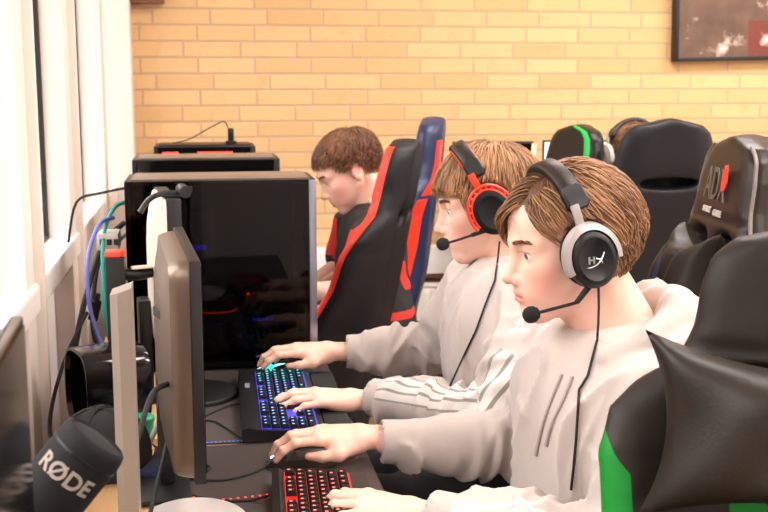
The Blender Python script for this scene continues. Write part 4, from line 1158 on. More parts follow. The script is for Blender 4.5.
# -------------------------------------------------------------- boy with the red and black headset
def boy_b():
    base = (.70, 2.28, 0); t = thing('person', 'teenage boy in cream striped sleeve hoodie with red and black headset, straight light brown hair', 'person', base)
    loc = np.array((.602, 2.29, 1.170)); R = head_R(-6, 13, 0); sc = 1.02
    sec = [((.72, 2.27, .56), (.15, .19, .13)), ((.68, 2.27, .70), (.145, .19, .15)), ((.655, 2.27, .83), (.143, .20, .16)), ((.655, 2.27, .935), (.132, .205, .12)), ((.665, 2.275, 1.005), (.085, .15, .055))]
    aL = [(.665, 2.095, .955), (.560, 2.005, .775), (.352, 2.222, .766)]; aR = [(.63, 2.445, .955), (.545, 2.545, .782), (.342, 2.560, .784)]
    neck = np.array((.680, 2.28, 1.03)); nl = (neck - loc) @ np.array(R) / sc
    B = Body(); put_head(B, head_field(.0020, nl), R, loc, sc, look=(1, .0, -.2), blush=.6); core(B, sec, [aL, aR], .03)
    put_hand(B, (.298, 2.568, .788), (.12, 2.566, .797), (.06, -.1, 1), 1, [(6, 4, 28, 22), (1, 4, 32, 24), (-5, 10, 34, 22), (-11, 16, 32, 22)], [(.018, .024, -.010), (.052, .046, -.018), (.082, .050, -.022), (.107, .045, -.026)])
    put_hand(B, (.312, 2.236, .764), (.15, 2.245, .776), (.08, -.02, 1), -1, [(8, 6, 20, 14), (3, 5, 24, 14), (-3, 8, 24, 14), (-9, 10, 24, 14)], [(.018, .024, -.014), (.048, .050, -.022), (.076, .060, -.026), (.102, .058, -.030)])
    B.build(t, M['skin'], base)
    ring = [(.595, 2.275, .985), (.61, 2.21, 1.0), (.66, 2.17, 1.03), (.72, 2.185, 1.058), (.765, 2.23, 1.07), (.775, 2.28, 1.072), (.762, 2.335, 1.068), (.71, 2.385, 1.055), (.65, 2.385, 1.03), (.61, 2.34, 1.0)]
    hood = dict(ring=ring, r=[.016, .019, .022, .024, .024, .024, .024, .022, .020, .018], closed=True, lumps=[((.795, 2.25, 1.045), (.055, .105, .040)), ((.80, 2.28, 1.0), (.045, .12, .065))])
    ho = hoodie('hoodie', t, base, sec, [aL, aR], M['hoodie_b'], hood, seed=7, wr=1.35, stripe_arm=dict(arm=aL, refs=[(-.1, -.9, .55), (-.25, -.9, .4), (-.3, -.8, .6), (-.25, -.65, .8), (-.1, -.75, .7)]))
    HOOD.append(ho)
    # chest mark: three slanted bars over a word, tone on tone
    R3 = frame3((.28, -.93, -.10), (-.86, -.30, .30)); ex = Vector((.36, -.93, .0)).normalized(); ez = Vector((-.90, -.35, .25)).normalized(); ey = ez.cross(ex); R3 = Matrix((ex, ey, ex.cross(ey))).transposed()
    v, f = text_mesh('adidas', .017, .0004, bold=.0002); q = MB().add(v, f)
    for i, hh in enumerate((.006, .0095, .013)):
        x = -.0075 + i * .006; q.prism([(x, .0095), (x + .0045, .0095), (x + .0045, .0095 + hh), (x - .002, .0095 + hh + .002)], 2, -.0004, .0004)
    MARK.append((q, R3, ho, base))
    legs(t, base, 2.27, (.72, .545), knee_x=.33)
    hm = hair_mat('hair_light_brown', S(100, 66, 40), S(198, 150, 108))
    cr = np.array((-.052, 0, .105))
    def flow(q, p, tt, rg):
        f = p - cr; f[2] *= .25; f /= (np.linalg.norm(f) + 1e-6); v = f * (1 - tt) * 1.0 + np.array((0, 0, -1)) * (.25 + 1.3 * tt)
        return v
    def length(p, d, rg):
        if p[0] > .03: return rg.uniform(.07, .10)
        return rg.uniform(.055, .095) if p[2] > .03 else rg.uniform(.03, .055)
    strands(t, 'hair', hm, np.array(R) * sc, loc, base, 5500, flow, (.074, .050, .004, -.062), length, width=.0013, lift=.010, wave=(.06, 40), gravity=.4, steps=9, seed=11, cap=.008,
            cut=lambda q, p: (q[0] > .06 and q[2] < .030) or (q[0] > .02 and q[2] < -.035) or (abs(q[1]) > .080 and ((q[0] - .006) / .049) ** 2 + ((q[2] + .006) / .058) ** 2 < 1))
    brow(hm, t, R, loc, base, sc, 6)
    return dict(R=R, loc=loc, sc=sc, base=base)
MARK = []; HOOD = []
from mathutils.bvhtree import BVHTree
def drape(pts, cloth, off=.005, dense=0, lim=.06):
    """lays points on the cloth, seen from the open side of the room"""
    me = cloth.data; o = Vector(cloth.parent.location); bv = BVHTree.FromPolygons([v.co + o for v in me.vertices], [p.vertices[:] for p in me.polygons])
    out = []; eye = Vector((0, 0, 1.43))
    if dense: pts = [tuple(Vector(pts[i]).lerp(Vector(pts[i + 1]), k / dense)) for i in range(len(pts) - 1) for k in range(dense)] + [pts[-1]]
    for p in pts:
        d = (Vector(p) - eye).normalized(); h = bv.ray_cast(eye, d)
        out.append(tuple(h[0] - d * off) if h[0] is not None and abs((h[0] - Vector(p)).length) < lim else tuple(p))
    return out
# -------------------------------------------------------------- boy in red and black
def boy_c():
    base = (.50, 3.34, 0); t = thing('person', 'boy with short brown hair in red and black shirt looking down at far desk', 'person', base)
    loc = np.array((.446, 3.352, 1.160)); R = head_R(2, 31, 0); sc = 1.0
    sec = [((.56, 3.34, .56), (.13, .17, .13)), ((.535, 3.34, .70), (.11, .155, .14)), ((.515, 3.34, .83), (.105, .165, .15)), ((.51, 3.34, .935), (.098, .165, .11)), ((.515, 3.34, 1.0), (.066, .12, .05))]
    aL = [(.485, 3.185, .965), (.415, 3.13, .815), (.18, 3.20, .810)]; aR = [(.475, 3.495, .965), (.44, 3.54, .82), (.335, 3.36, .805)]
    neck = np.array((.525, 3.345, 1.045)); nl = (neck - loc) @ np.array(R) / sc
    B = Body(); put_head(B, head_field(.0024, nl, lid=.002), R, loc, sc, look=(1, 0, -.3), blush=.6); core(B, sec, [aL, aR], .02)
    for a, s, tp in ((aL, -1, (.0, 3.22, .79)), (aR, 1, (.20, 3.215, .785))):
        put_hand(B, a[2], tp, (.05, 0, 1), s, [(8, 8, 24, 16), (3, 8, 26, 16), (-3, 10, 26, 16), (-9, 14, 26, 16)], TH, h=.003)
    B.build(t, M['skin'], base)
    ring = [(.455, 3.34, 1.0), (.47, 3.29, 1.02), (.53, 3.275, 1.05), (.585, 3.31, 1.065), (.59, 3.37, 1.065), (.53, 3.41, 1.05), (.47, 3.395, 1.02)]
    hood = dict(ring=ring, r=[.012, .012, .014, .016, .016, .014, .012], closed=True, lumps=[])
    k = NT('red_black_jersey'); co = k.coord(); sp = k.node('ShaderNodeSeparateXYZ'); k.link(co, sp.inputs[0]); X, Y, Z = sp.outputs
    ay = k.math('ABSOLUTE', Y); band = k.math('SUBTRACT', ay, k.math('MULTIPLY', k.math('SUBTRACT', Z, .82), .55))
    f1 = k.math('MULTIPLY', k.math('GREATER_THAN', band, .075), k.math('LESS_THAN', band, .120)); f2 = k.math('MULTIPLY', k.math('GREATER_THAN', ay, .120), k.math('MULTIPLY', k.math('GREATER_THAN', Z, .87), k.math('LESS_THAN', Z, .995)))
    f3 = k.math('LESS_THAN', k.math('FRACT', k.math('MULTIPLY', Z, 14)), .35); f3 = k.math('MULTIPLY', f3, k.math('LESS_THAN', Z, .76))
    k.link(k.mix(k.math('MAXIMUM', k.math('MAXIMUM', f2, f3), k.math('MULTIPLY', f1, k.math('GREATER_THAN', Z, .8))), S(26, 22, 24), S(214, 44, 34)), k.b.inputs['Base Color']); k.b.inputs['Roughness'].default_value = .7
    M['jersey'] = k.m
    hoodie('shirt', t, base, sec, [aL, aR], M['jersey'], hood, h=.007, seed=4, wr=.7, short=True)
    F = Field((.44, 3.25, 1.0), (.62, 3.44, 1.12), .005); F.chain([(.51, 3.29, 1.065), (.575, 3.32, 1.082), (.58, 3.37, 1.082), (.51, 3.40, 1.065)], [.012] * 4, .01)
    V, Q = F.mesh(2); np_mesh('collar', V - np.array(base), Q, M['white_label'], t)
    legs(t, base, 3.34, (.56, .545), knee_x=.14)
    hm = hair_mat('hair_dark_brown', S(62, 38, 26), S(140, 94, 64)); cr = np.array((-.06, 0, .10))
    def flow(q, p, tt, rg):
        f = p - cr; f[2] *= .3; f /= (np.linalg.norm(f) + 1e-6); return f + np.array((.15, 0, -.5 * tt))
    strands(t, 'hair', hm, np.array(R) * sc, loc, base, 4000, flow, (.066, .044, .012, -.045), lambda p, d, rg: rg.uniform(.035, .055) if p[2] > .06 else rg.uniform(.018, .03), width=.0013, lift=.006, wave=(.05, 50), gravity=.25, steps=6, seed=21, cap=.005)
    brow(hm, t, R, loc, base, sc, 8)
# -------------------------------------------------------------- person hidden behind the plain black chair
def person_d():
    base = (1.555, 3.80, 0); t = thing('person', 'person mostly hidden behind the plain black chair, only brown hair and headset showing', 'person', base)
    loc = np.array((1.537, 3.76, 1.156)); R = head_R(-84, 6, 0); sc = 1.0
    yaw = DEG(-84); rot = np.array(Matrix.Rotation(yaw, 3, 'Z')); b = np.array(base)
    W_ = lambda p: tuple(rot @ (np.array(p) - (.70, 2.28, 0)) + b)
    s0 = [((.70, 2.28, .58), (.13, .16, .14)), ((.68, 2.28, .74), (.13, .16, .16)), ((.67, 2.28, .90), (.14, .17, .14)), ((.67, 2.28, 1.0), (.09, .12, .06))]
    sec = [(W_(c), (r[1], r[0] * 1.1, r[2])) for c, r in s0]
    aL = [W_(p) for p in ((.66, 2.10, .98), (.58, 2.06, .79), (.36, 2.20, .79))]; aR = [W_(p) for p in ((.66, 2.46, .98), (.58, 2.50, .79), (.36, 2.38, .79))]
    nl = (np.array(W_((.68, 2.28, 1.04))) - loc) @ np.array(R) / sc
    B = Body(); put_head(B, head_field(.003, nl), R, loc, sc); core(B, sec, [aL, aR], .02)
    for a, s, tp in ((aL, -1, (.20, 2.22, .775)), (aR, 1, (.20, 2.36, .775))):
        put_hand(B, a[2], W_(tp), (0, 0, 1), s, [(8, 8, 24, 16), (3, 8, 26, 16), (-3, 10, 26, 16), (-9, 14, 26, 16)], TH, h=.003)
    B.build(t, M['skin'], base)
    M['dark_top'] = cloth_mat('dark_top', S(40, 40, 46), S(48, 48, 54))
    hoodie('sweater', t, base, sec, [aL, aR], M['dark_top'], None, h=.008, seed=3, wr=.6)
    F = Field(b + (-.3, -.25, .02), b + (.3, .60, .72), .010)
    F.ell(b + (0, 0, .56), (.16, .125, .10), .04)
    for s in (-1, 1):
        hip = b + (s * .085, .02, .55); kn = b + (s * .10, .40, .545); an = b + (s * .10, .34, .10)
        F.chain([hip, kn], [.09, .065], .04); F.chain([kn, an], [.065, .05], .03)
    V, Q = F.mesh(2); np_mesh('trousers', V - b, Q, M['trousers'], t)
    for s in (-1, 1):
        F = Field(b + (s * .10 - .07, .24, .0), b + (s * .10 + .07, .60, .16), .007); F.cone(b + (s * .10, .35, .055), b + (s * .10, .48, .045), .045, .036, .03)
        V, Q = F.mesh(2); V[:, 2] = np.maximum(V[:, 2], .004); np_mesh('shoe', V - b, Q, M['shoe'], t)
    hm = hair_mat('hair_mid_brown', S(84, 54, 36), S(160, 112, 78)); cr = np.array((-.055, 0, .105))
    def flow(q, p, tt, rg):
        f = p - cr; f[2] *= .3; f /= (np.linalg.norm(f) + 1e-6); return f + np.array((0, 0, -.8 * tt))
    strands(t, 'hair', hm, np.array(R) * sc, loc, base, 900, flow, (.07, .045, .004, -.06), lambda p, d, rg: rg.uniform(.05, .08), width=.0028, lift=.010, wave=(.06, 50), gravity=.3, steps=6, seed=31, cap=.006)
    return dict(R=R, loc=loc, sc=sc, base=base)
HA = boy_a(); HB = boy_b(); boy_c(); HD = person_d()

# ================================================================== headsets
def headset(label, hd, tilt, shell, yoke, band, accent, boom=None, cable=None, logo=False, red_ring=False, cable_label=None):
    R = Matrix(hd['R']) * hd['sc']; loc = Vector(hd['loc']); t = thing('headset', label, 'headset', tuple(loc))
    if True: t['group'] = 'gaming headsets'
    rx = Matrix.Rotation(tilt, 3, 'Y')
    def W_(q): return q.move(xf(R, (0, 0, 0)))
    for s in (-1, 1):
        c = Vector((.006, s * .087, -.006)); K = .92
        def oval(y, kx, kz, n=40): return [tuple(rx @ Vector((kx * K * math.cos(2 * PI * k / n), 0, kz * K * math.sin(2 * PI * k / n))) + c + Vector((0, s * y, 0))) for k in range(n)]
        q = MB().loft([oval(-.012, .030, .036), oval(-.012, .040, .048), oval(-.006, .046, .055), (oval(.004, .046, .055)), oval(.010, .041, .050)]); W_(q).build('ear_cushion', M['cushion_dark'] if not red_ring else M['black_matte'], t)
        q = MB().loft([oval(.009, .040, .049), oval(.013, .044, .053), oval(.022, .044, .053), oval(.030, .040, .049), oval(.034, .034, .042), oval(.0345, .030, .038), oval(.0335, .029, .037), oval(.0345, .001, .001)])
        cup = W_(q).build('ear_cup', shell, t, angle=50)
        if red_ring:
            q = MB()
            def arcp(a, r): return rx @ Vector((.043 * K * r * math.cos(a), 0, .052 * K * r * math.sin(a))) + c
            for (r, th) in ((1.18, .0032), (.98, .0032)):
                q.tube([arcp(a, r) + Vector((0, s * .026, 0)) for a in np.linspace(-.35, PI + .35, 30)], th, 8, smooth=False)
            for a in np.linspace(-.2, PI + .2, 13): q.tube([arcp(a, .98) + Vector((0, s * .026, 0)), arcp(a, 1.18) + Vector((0, s * .026, 0))], .0028, 6, smooth=False)
            W_(q).build('yoke', yoke, t)
        else:
            q = MB(); rings = []
            for a in np.linspace(-.25, PI + .25, 36):
                o = rx @ Vector((math.cos(a), 0, math.sin(a))); p = rx @ Vector((.048 * K * math.cos(a), 0, .057 * K * math.sin(a))) + c
                y0, y1 = s * .015, s * .029
                rings.append([tuple(p + o * .0015 + Vector((0, y0, 0))), tuple(p + o * .0042 + Vector((0, y0, 0))), tuple(p + o * .0025 + Vector((0, y1, 0))), tuple(p - o * .006 + Vector((0, y1 + s * .003, 0)))])
            q.loft(rings); W_(q).build('yoke', yoke, t, angle=50)
        top = rx @ Vector((0, 0, .051)) + c + Vector((0, s * .018, 0)); up = rx @ Vector((0, -s * .008, .032))
        q = MB().box(tuple(top + up * .5), (.014, .005, .040), rot=rx, bev=.0015); W_(q).build('slider', yoke, t)
    # band over the crown
    def bandp(a, off): return rx @ Vector((0, (.094 + off) * math.cos(a), .0 + (.114 + off) * math.sin(a) ** .9 if math.sin(a) > 0 else 0)) + Vector((-.002, 0, .012))
    def bandring(a0, a1, wv, th, off, n=40):
        rings = []
        for a in np.linspace(a0, a1, n):
            p = bandp(a, off); nn = rx @ Vector((0, math.cos(a), math.sin(a))); xx = rx @ Vector((1, 0, 0)); e = min(1, min(a - a0, a1 - a) / .05 + .75)
            rings.append([tuple(p + xx * (wv * u * e) + nn * (th * v)) for u, v in ((-1, -.6), (-.8, -1), (.8, -1), (1, -.6), (1, .6), (.8, 1), (-.8, 1), (-1, .6))])
        return rings
    q = MB().loft(bandring(.50, PI - .50, .0165, .0085, .008)); bo = W_(q).build('headband', band, t, angle=50)
    for s in (0, 1):
        a0, a1 = (.46, .78) if s == 0 else (PI - .78, PI - .46)
        q = MB().loft(bandring(a0, a1, .0185, .0105, .0085, 8)); W_(q).build('band_end', M['black_plastic'], bo)
    if accent:
        for s in (-1, 1):
            q = MB().tube([bandp(a, .005) + rx @ Vector((s * .0165, 0, 0)) for a in np.linspace(.52, PI - .52, 30)], .0022, 6, smooth=False); W_(q).build('red_edging', accent, bo)
    if logo:
        def lg(q): return W_(q)
        rl = Matrix.Rotation(-.12, 3, 'Y'); Rl = Matrix((rl @ Vector((-.78, 0, 0)), rl @ Vector((0, 0, .78)), Vector((0, 1, 0)))).transposed()
        q = MB()
        for p in (([-.017, -.006], [-.013, -.006], [-.013, .0085], [-.017, .0085]), ([-.007, -.006], [-.003, -.006], [-.003, .0085], [-.007, .0085]), ([-.014, .000], [-.005, .000], [-.005, .0032], [-.014, .0032])): q.prism([tuple(a) for a in p], 2, 0, .0008)
        q.tube([(-.001, .0045, .0004), (.008, .001, .0004), (.013, -.006, .0004)], [.0016, .0019, .0010], 6); q.tube([(.017, .016, .0004), (.013, .006, .0004), (.004, -.006, .0004), (-.010, -.0125, .0004), (-.019, -.013, .0004)], [.0007, .0016, .0019, .0014, .0006], 6)
        q.move(xf(Rl, Vector((.006, .087 + .0345, -.008)))); lg(q).build('logo', M['logo_silver'], t, smooth=False)
    if boom:
        pts = [Vector(p) - loc for p in boom]
        b = MB().tube(pts[:2] + pts[1:2], [.0058, .0042, .0036], 10, smooth=False).tube(pts[1:], .0026, 8).build('mic_boom', M['black_rubber'], t)
        c = pts[-1]; d = (pts[-1] - pts[-2]).normalized(); q = MB().lathe([(.001, -.014), (.008, -.0115), (.0125, -.005), (.0136, .002), (.0115, .009), (.006, .0135), (.001, .0145)], tuple(c), 20, axis=tuple(d)); q.build('mic_foam', M['foam'], b)
    if cable:
        tag(MB().tube(cable, .0021, 8).build('headset_cable', M['black_rubber'], None), cable_label, 'cable')
    return t
headset('black headset with silver yokes and pale logo on the pale hoodie boy', HA, DEG(9), M['black_plastic'], M['yoke_silver'], M['cushion_dark'], None,
        boom=[(.594, 1.600, 1.124), (.566, 1.597, 1.090), (.527, 1.601, 1.080), (.497, 1.605, 1.072)],
        cable=[(.600, 1.596, 1.128)] + drape([(.599, 1.588, 1.085), (.596, 1.580, 1.06), (.592, 1.572, 1.036), (.577, 1.567, .982), (.563, 1.565, .96), (.556, 1.55, .92), (.553, 1.545, .887), (.545, 1.53, .85), (.537, 1.516, .819)], HOOD[0], dense=4), logo=True, cable_label='black headset cable hanging down the front of the pale hoodie')
headset('black headset with red open yokes on the light brown haired boy', HB, DEG(17), M['black_matte'], M['red_anod'], M['cushion_dark'], M['red_anod'],
        boom=[(.592, 2.183, 1.130), (.545, 2.186, 1.114), (.512, 2.190, 1.103), (.487, 2.194, 1.096)],
        cable=[(.603, 2.180, 1.100)] + drape([(.596, 2.168, 1.06), (.588, 2.157, 1.024), (.566, 2.148, .975), (.545, 2.138, .925), (.516, 2.13, .87), (.487, 2.119, .815)], HOOD[1], dense=4), red_ring=True, cable_label='black headset cable hanging before the cream hoodie')
headset('headset with pale band showing above the plain black chair', HD, DEG(5), M['light_grey'], M['light_grey'], M['black_plastic'], None)
for q, R3, ho, base in MARK:
    ex = Vector((.97, -.16, .06)).normalized(); ez = Vector((-.15, -.96, .22)); ey = ez.cross(ex).normalized()
    q.move(xf(Matrix((ex, ey, ex.cross(ey))).transposed(), Vector((.618, 2.074, .938))))
    vs = drape(q.v, ho, .0015, lim=.3); q.v = [tuple(Vector(p) - Vector(base)) for p in vs]
    q.build('chest_mark', P('mark_white', S(246, 242, 238), .6), ho, smooth=False)
# ================================================================== keyboards
def keycap(w):
    q = MB(); h = .0085; a = .0088; b = .0062; W2 = w / 2 - .0006
    r = [[(-a, -W2, 0), (a, -W2, 0), (a, W2, 0), (-a, W2, 0)], [(-b, -W2 + .0022, h), (b - .001, -W2 + .0022, h), (b - .001, W2 - .0022, h), (-b, W2 - .0022, h)]]
    q.loft(r, 0)
    q.add([(-b + .002, -.0024, h + .0002), (b - .006, -.0024, h + .0002), (b - .006, .0012, h + .0002), (-b + .002, .0012, h + .0002)], [[0, 1, 2, 3]], 1); return q
def keyboard(name, label, loc, rz, length, depth, rows, led, glow, rear=.035, rest=0.0, logo=None, teal=False):
    """local: rear edge at -x, keys run along y, z=0 on the mat"""
    t = thing(name, label, 'keyboard', loc, rz, 'mechanical keyboards')
    H = .020; x0 = -depth / 2
    q = MB(); prof = [(x0, 0), (x0, .026), (x0 + .012, .029), (x0 + rear, .024), (x0 + depth, .014), (x0 + depth, 0)]
    q.prism(prof, 1, -length / 2, length / 2); q.build('case', M['black_plastic'], t, angle=30)
    kx0 = x0 + rear + .004; kd = .0182; kw = (length - .018) / 21.55
    v = []
    MB().add([(kx0 - .001, -length / 2 + .008, .0238), (kx0 + kd * 6 + .003, -length / 2 + .008, .0175), (kx0 + kd * 6 + .003, length / 2 - .008, .0175), (kx0 - .001, length / 2 - .008, .0238)], [[0, 1, 2, 3]]).build('backlight_plate', glow, t, smooth=False)
    meshes = {}; count = 0
    for r in range(6):
        y = length / 2 - .010; u = 0
        lay = rows[r]
        for wd in lay:
            if wd < 0: u += -wd; continue
            if count < 100:
                far = bool(teal) and u < 4.5; key = (wd, far)
                x = kx0 + kd * (r + .5); z = .0245 - .0067 * (r + .5) / 6
                yy = length / 2 - .010 - (u + wd / 2) * kw
                if key not in meshes:
                    o = keycap(wd * kw).build('key', [M['black_matte'], teal if far else led], t, (x, yy, z), smooth=False); meshes[key] = o
                else:
                    o = meshes[key].copy(); C.objects.link(o); o.parent = t; o.location = (x, yy, z)
                count += 1
            u += wd
    if rest: MB().box((x0 + depth + rest / 2 + .002, 0, .007), (rest, length, .014), bev=.005).build('wrist_rest', M['black_rubber'], t)
    if logo:
        MB().box((x0 + .018, length * .18, .0285), (.010, .034, .001), rz=0).build('maker_badge', M['logo_silver'], t, smooth=False)
        for k in range(3): MB().box((x0 + .010 + .008 * k, length * .42, .0285), (.004, .010, .002), bev=.0008).build('media_button', M['black_matte'], t)
    return t
R0 = [1, -1, 1, 1, 1, 1, -1.6, 1, 1, 1, 1, -1.6, 1, 1, 1, 1, -1.2, 1, 1, 1]
R1 = [1] * 13 + [2, -.25, 1, 1, 1, -.25, 1, 1, 1]
R2 = [1.5] + [1] * 12 + [1.5, -.25, 1, 1, 1, -.25, 1, 1, 1]
R3_ = [1.75] + [1] * 11 + [2.25, -3.5, 1, 1, 1]
R4 = [2.25] + [1] * 10 + [2.75, -1.25, 1, -1.25, 1, 1, 1]
R5 = [1.25, 1.25, 1.25, 6.25, 1.25, 1.25, 1.25, 1.25, -.25, 1, 1, 1, -.25, 3]
M['red_glow'] = P('red_backlight', S(120, 8, 6), .4, emit=S(255, 26, 14), es=.7)
M['blue_glow'] = P('blue_backlight', S(12, 12, 50), .4, emit=S(84, 84, 255), es=.55)
M['key_red'] = P('key_legend_red', S(255, 110, 90), .4, emit=S(255, 96, 70), es=1.6)
M['key_blue'] = P('key_legend_blue', S(130, 170, 255), .4, emit=S(120, 190, 255), es=1.2)
keyboard('keyboard', 'black keyboard with red lit keys at the bottom edge, under a hand', (.178, 1.628, .7315), DEG(-3), .43, .165, [R0, R1, R2, R3_, R4, R5], M['key_red'], M['red_glow'], rear=.018)
keyboard('keyboard', 'black keyboard with blue lit keys and wrist rest, under the striped sleeve hand', (.150, 2.302, .7315), DEG(-1), .455, .165, [R0, R1, R2, R3_, R4, R5], M['key_blue'], M['blue_glow'], rear=.036, rest=.055, logo=True, teal=M['teal_led'])

# ================================================================== mice
def mouse(label, loc, rz, wheel, strip=None):
    t = thing('mouse', label, 'mouse', loc, rz, 'computer mice')
    F = Field((-.08, -.045, -.01), (.08, .045, .055), .0022)
    F.ell((.012, 0, .008), (.052, .031, .032), .02); F.ell((-.034, 0, .004), (.030, .029, .022), .02); F.ell((-.052, .0, .006), (.012, .022, .012), .015)
    F.func(lambda X, Y, Z: .0015 - Z + 0 * X + 0 * Y, (-1, -1, -1), (1, 1, .03), 0, 'sub')
    F.cone((-.075, 0, .026), (-.022, 0, .040), .0022, .0022, .002, 'sub')
    for s in (-1, 1): F.cone((-.04, s * .036, .010), (.04, s * .036, .014), .006, .006, .006, 'sub')
    V, Q = F.mesh(1); V[:, 2] = np.maximum(V[:, 2], .0008); np_mesh('shell', V, Q, M['black_plastic'], t)
    MB().lathe([(.002, -.003), (.0095, -.0035), (.0105, 0), (.0095, .0035), (.002, .003)], (-.038, 0, .021), 20, axis=(0, 1, 0)).build('scroll_wheel', wheel, t)
    if strip: MB().tube([(-.040, .0305, .012), (-.005, .0335, .022), (.030, .030, .024), (.055, .016, .022), (.060, 0, .021), (.055, -.016, .022)], .0022, 6).build('light_strip', strip, t); MB().tube([(-.062, .012, .016), (-.055, .016, .020), (-.040, .020, .023)], .0025, 6).build('light_strip', M['white_led'], t)
    else: MB().tube([(-.058, .004, .0165), (-.052, .006, .020)], .0013, 6).build('light_strip', M['white_led'], t)
    return t
mouse('black mouse with cyan glowing rim beside the glass sided tower', (.184, 2.556, .7315), DEG(-3), M['teal_led'], M['cyan_led'])
mouse('plain black mouse above the red lit keyboard', (.168, 1.930, .7315), DEG(0), M['black_rubber'])

def cable(label, pts, r, mat, name='cable', group='loose cables', seg=8):
    return tag(MB().tube(pts, r, seg).build(name, M[mat], None), label, 'cable', group)
ZM = .7335
cable('black mouse cable running from the plain black mouse toward the monitor', [(.114, 1.935, .744), (.09, 1.915, ZM), (.05, 1.885, ZM), (.01, 1.875, ZM), (-.06, 1.90, ZM)], .0019, 'black_rubber')
b_ = cable('red flecked braided cable of the red lit keyboard', [(.095, 1.76, .744), (.07, 1.772, ZM), (.03, 1.775, ZM), (-.02, 1.80, ZM), (-.07, 1.86, ZM)], .0024, 'black_rubber')
q = MB()
for i in range(14):
    t_ = i / 13.0; x = .095 - .16 * t_; q.box((x, 1.787 + .05 * max(0, t_ - .5) ** 2 * 4 - .010 * math.sin(t_ * 3.1), ZM + .0022), (.0035, .002, .0012))
q.build('red_fleck', M['red_led'], b_, smooth=False)
cable('black keyboard cable curving from the blue lit keyboard behind the monitor', [(.066, 2.30, .744), (.045, 2.325, ZM), (.015, 2.29, ZM), (-.01, 2.255, ZM), (-.05, 2.21, ZM)], .0022, 'black_rubber')
cable('thin black lead lying in front of the blue lit keyboard', [(.066, 2.09, ZM), (.035, 2.17, ZM), (.01, 2.22, ZM), (-.03, 2.235, ZM)], .0018, 'black_rubber')
cable('black lead coiled on the mat beside the silver stand column', [(-.075, 1.98, ZM), (-.02, 1.965, ZM), (.0, 1.93, ZM + .003), (-.035, 1.90, ZM + .004), (-.07, 1.93, ZM + .004), (-.045, 2.0, ZM + .004), (-.09, 2.06, ZM)], .0026, 'black_rubber')
cable('thick black cable hanging from the monitor back past the silver column', [(-.062, 1.72, .955), (-.085, 1.68, .95), (-.105, 1.62, .90), (-.12, 1.60, .84), (-.13, 1.58, .78), (-.125, 1.60, .735)], .0048, 'black_rubber')
cable('black cable sloping down from the grey monitor to the mat', [(-.070, 1.92, .86), (-.068, 1.80, .84), (-.085, 1.70, .79), (-.10, 1.64, .745), (-.11, 1.60, .735)], .0036, 'black_rubber')
cable('short pale grey cable beside the green tub', [(-.085, 2.10, .80), (-.10, 2.05, .775), (-.12, 2.0, .75), (-.15, 1.97, .735)], .0055, 'grey_cable')
# bundle by the wall
wl_ = [('blue cable looping down by the window wall', 'blue_cable', .0052, [(-.215, 2.72, 1.10), (-.245, 2.66, 1.09), (-.265, 2.58, 1.02), (-.262, 2.55, .92), (-.235, 2.52, .83), (-.20, 2.48, .745)]),
       ('teal cable hanging by the window wall behind the red capped post', 'teal_cable', .0050, [(-.185, 2.80, 1.13), (-.215, 2.74, 1.12), (-.235, 2.66, 1.06), (-.235, 2.62, .95), (-.228, 2.58, .86), (-.20, 2.55, .745)]),
       ('thick black cable against the white wall under the sill', 'black_rubber', .0070, [(-.20, 2.85, 1.07), (-.245, 2.74, 1.03), (-.275, 2.60, .93), (-.290, 2.46, .83), (-.285, 2.36, .76), (-.26, 2.30, .735)]),
       ('black cable crossing to the sill from the glass sided tower', 'black_rubber', .0034, [(-.185, 2.80, 1.165), (-.25, 2.83, 1.150), (-.315, 2.86, 1.125), (-.342, 2.88, 1.02)]),
       ('black cable with a connector hanging by the wall', 'black_rubber', .0056, [(-.205, 2.90, 1.03), (-.255, 2.78, .99), (-.268, 2.70, .90), (-.262, 2.64, .82), (-.21, 2.60, .745)]),
       ('pale grey cable behind the red capped post', 'grey_cable', .0048, [(-.183, 2.78, 1.06), (-.215, 2.70, 1.03), (-.222, 2.60, .98), (-.215, 2.54, .86), (-.19, 2.50, .745)]),
       ('thin black cable trailing along the wall to the curved black casing', 'black_rubber', .0042, [(-.27, 2.56, .90), (-.300, 2.40, .84), (-.312, 2.24, .78), (-.30, 2.12, .745), (-.25, 2.08, .738)])]
for l, m, r, p in wl_: cable(l, p, r, m)
t = thing('cable_connector', 'black plug block on a cable by the white wall', 'connector', (-.262, 2.66, .885)); t.rotation_euler = (.25, .25, 0)
MB().box((0, 0, 0), (.024, .018, .05), bev=.004).build('plug_body', M['black_plastic'], t); MB().cyl((0, 0, .025), (0, 0, .045), .007, .005, 12).build('strain_relief', M['black_rubber'], t)
t = thing('network_switch', 'small white box with dark ports among the cables by the wall', 'switch', (-.225, 2.70, 1.03)); 
MB().box((0, 0, .02), (.05, .09, .04), bev=.004).build('housing', M['light_grey'], t); 
for k in range(3): MB().box((.004 + 0 * k, -.0455, .02), (.012, .003, .014)).build('port', M['gasket'], t, (-.016 + .016 * k, 0, 0), smooth=False)
MB().box((0, 0, -.15), (.02, .02, .30)).build('bracket', M['steel_dark'], t)

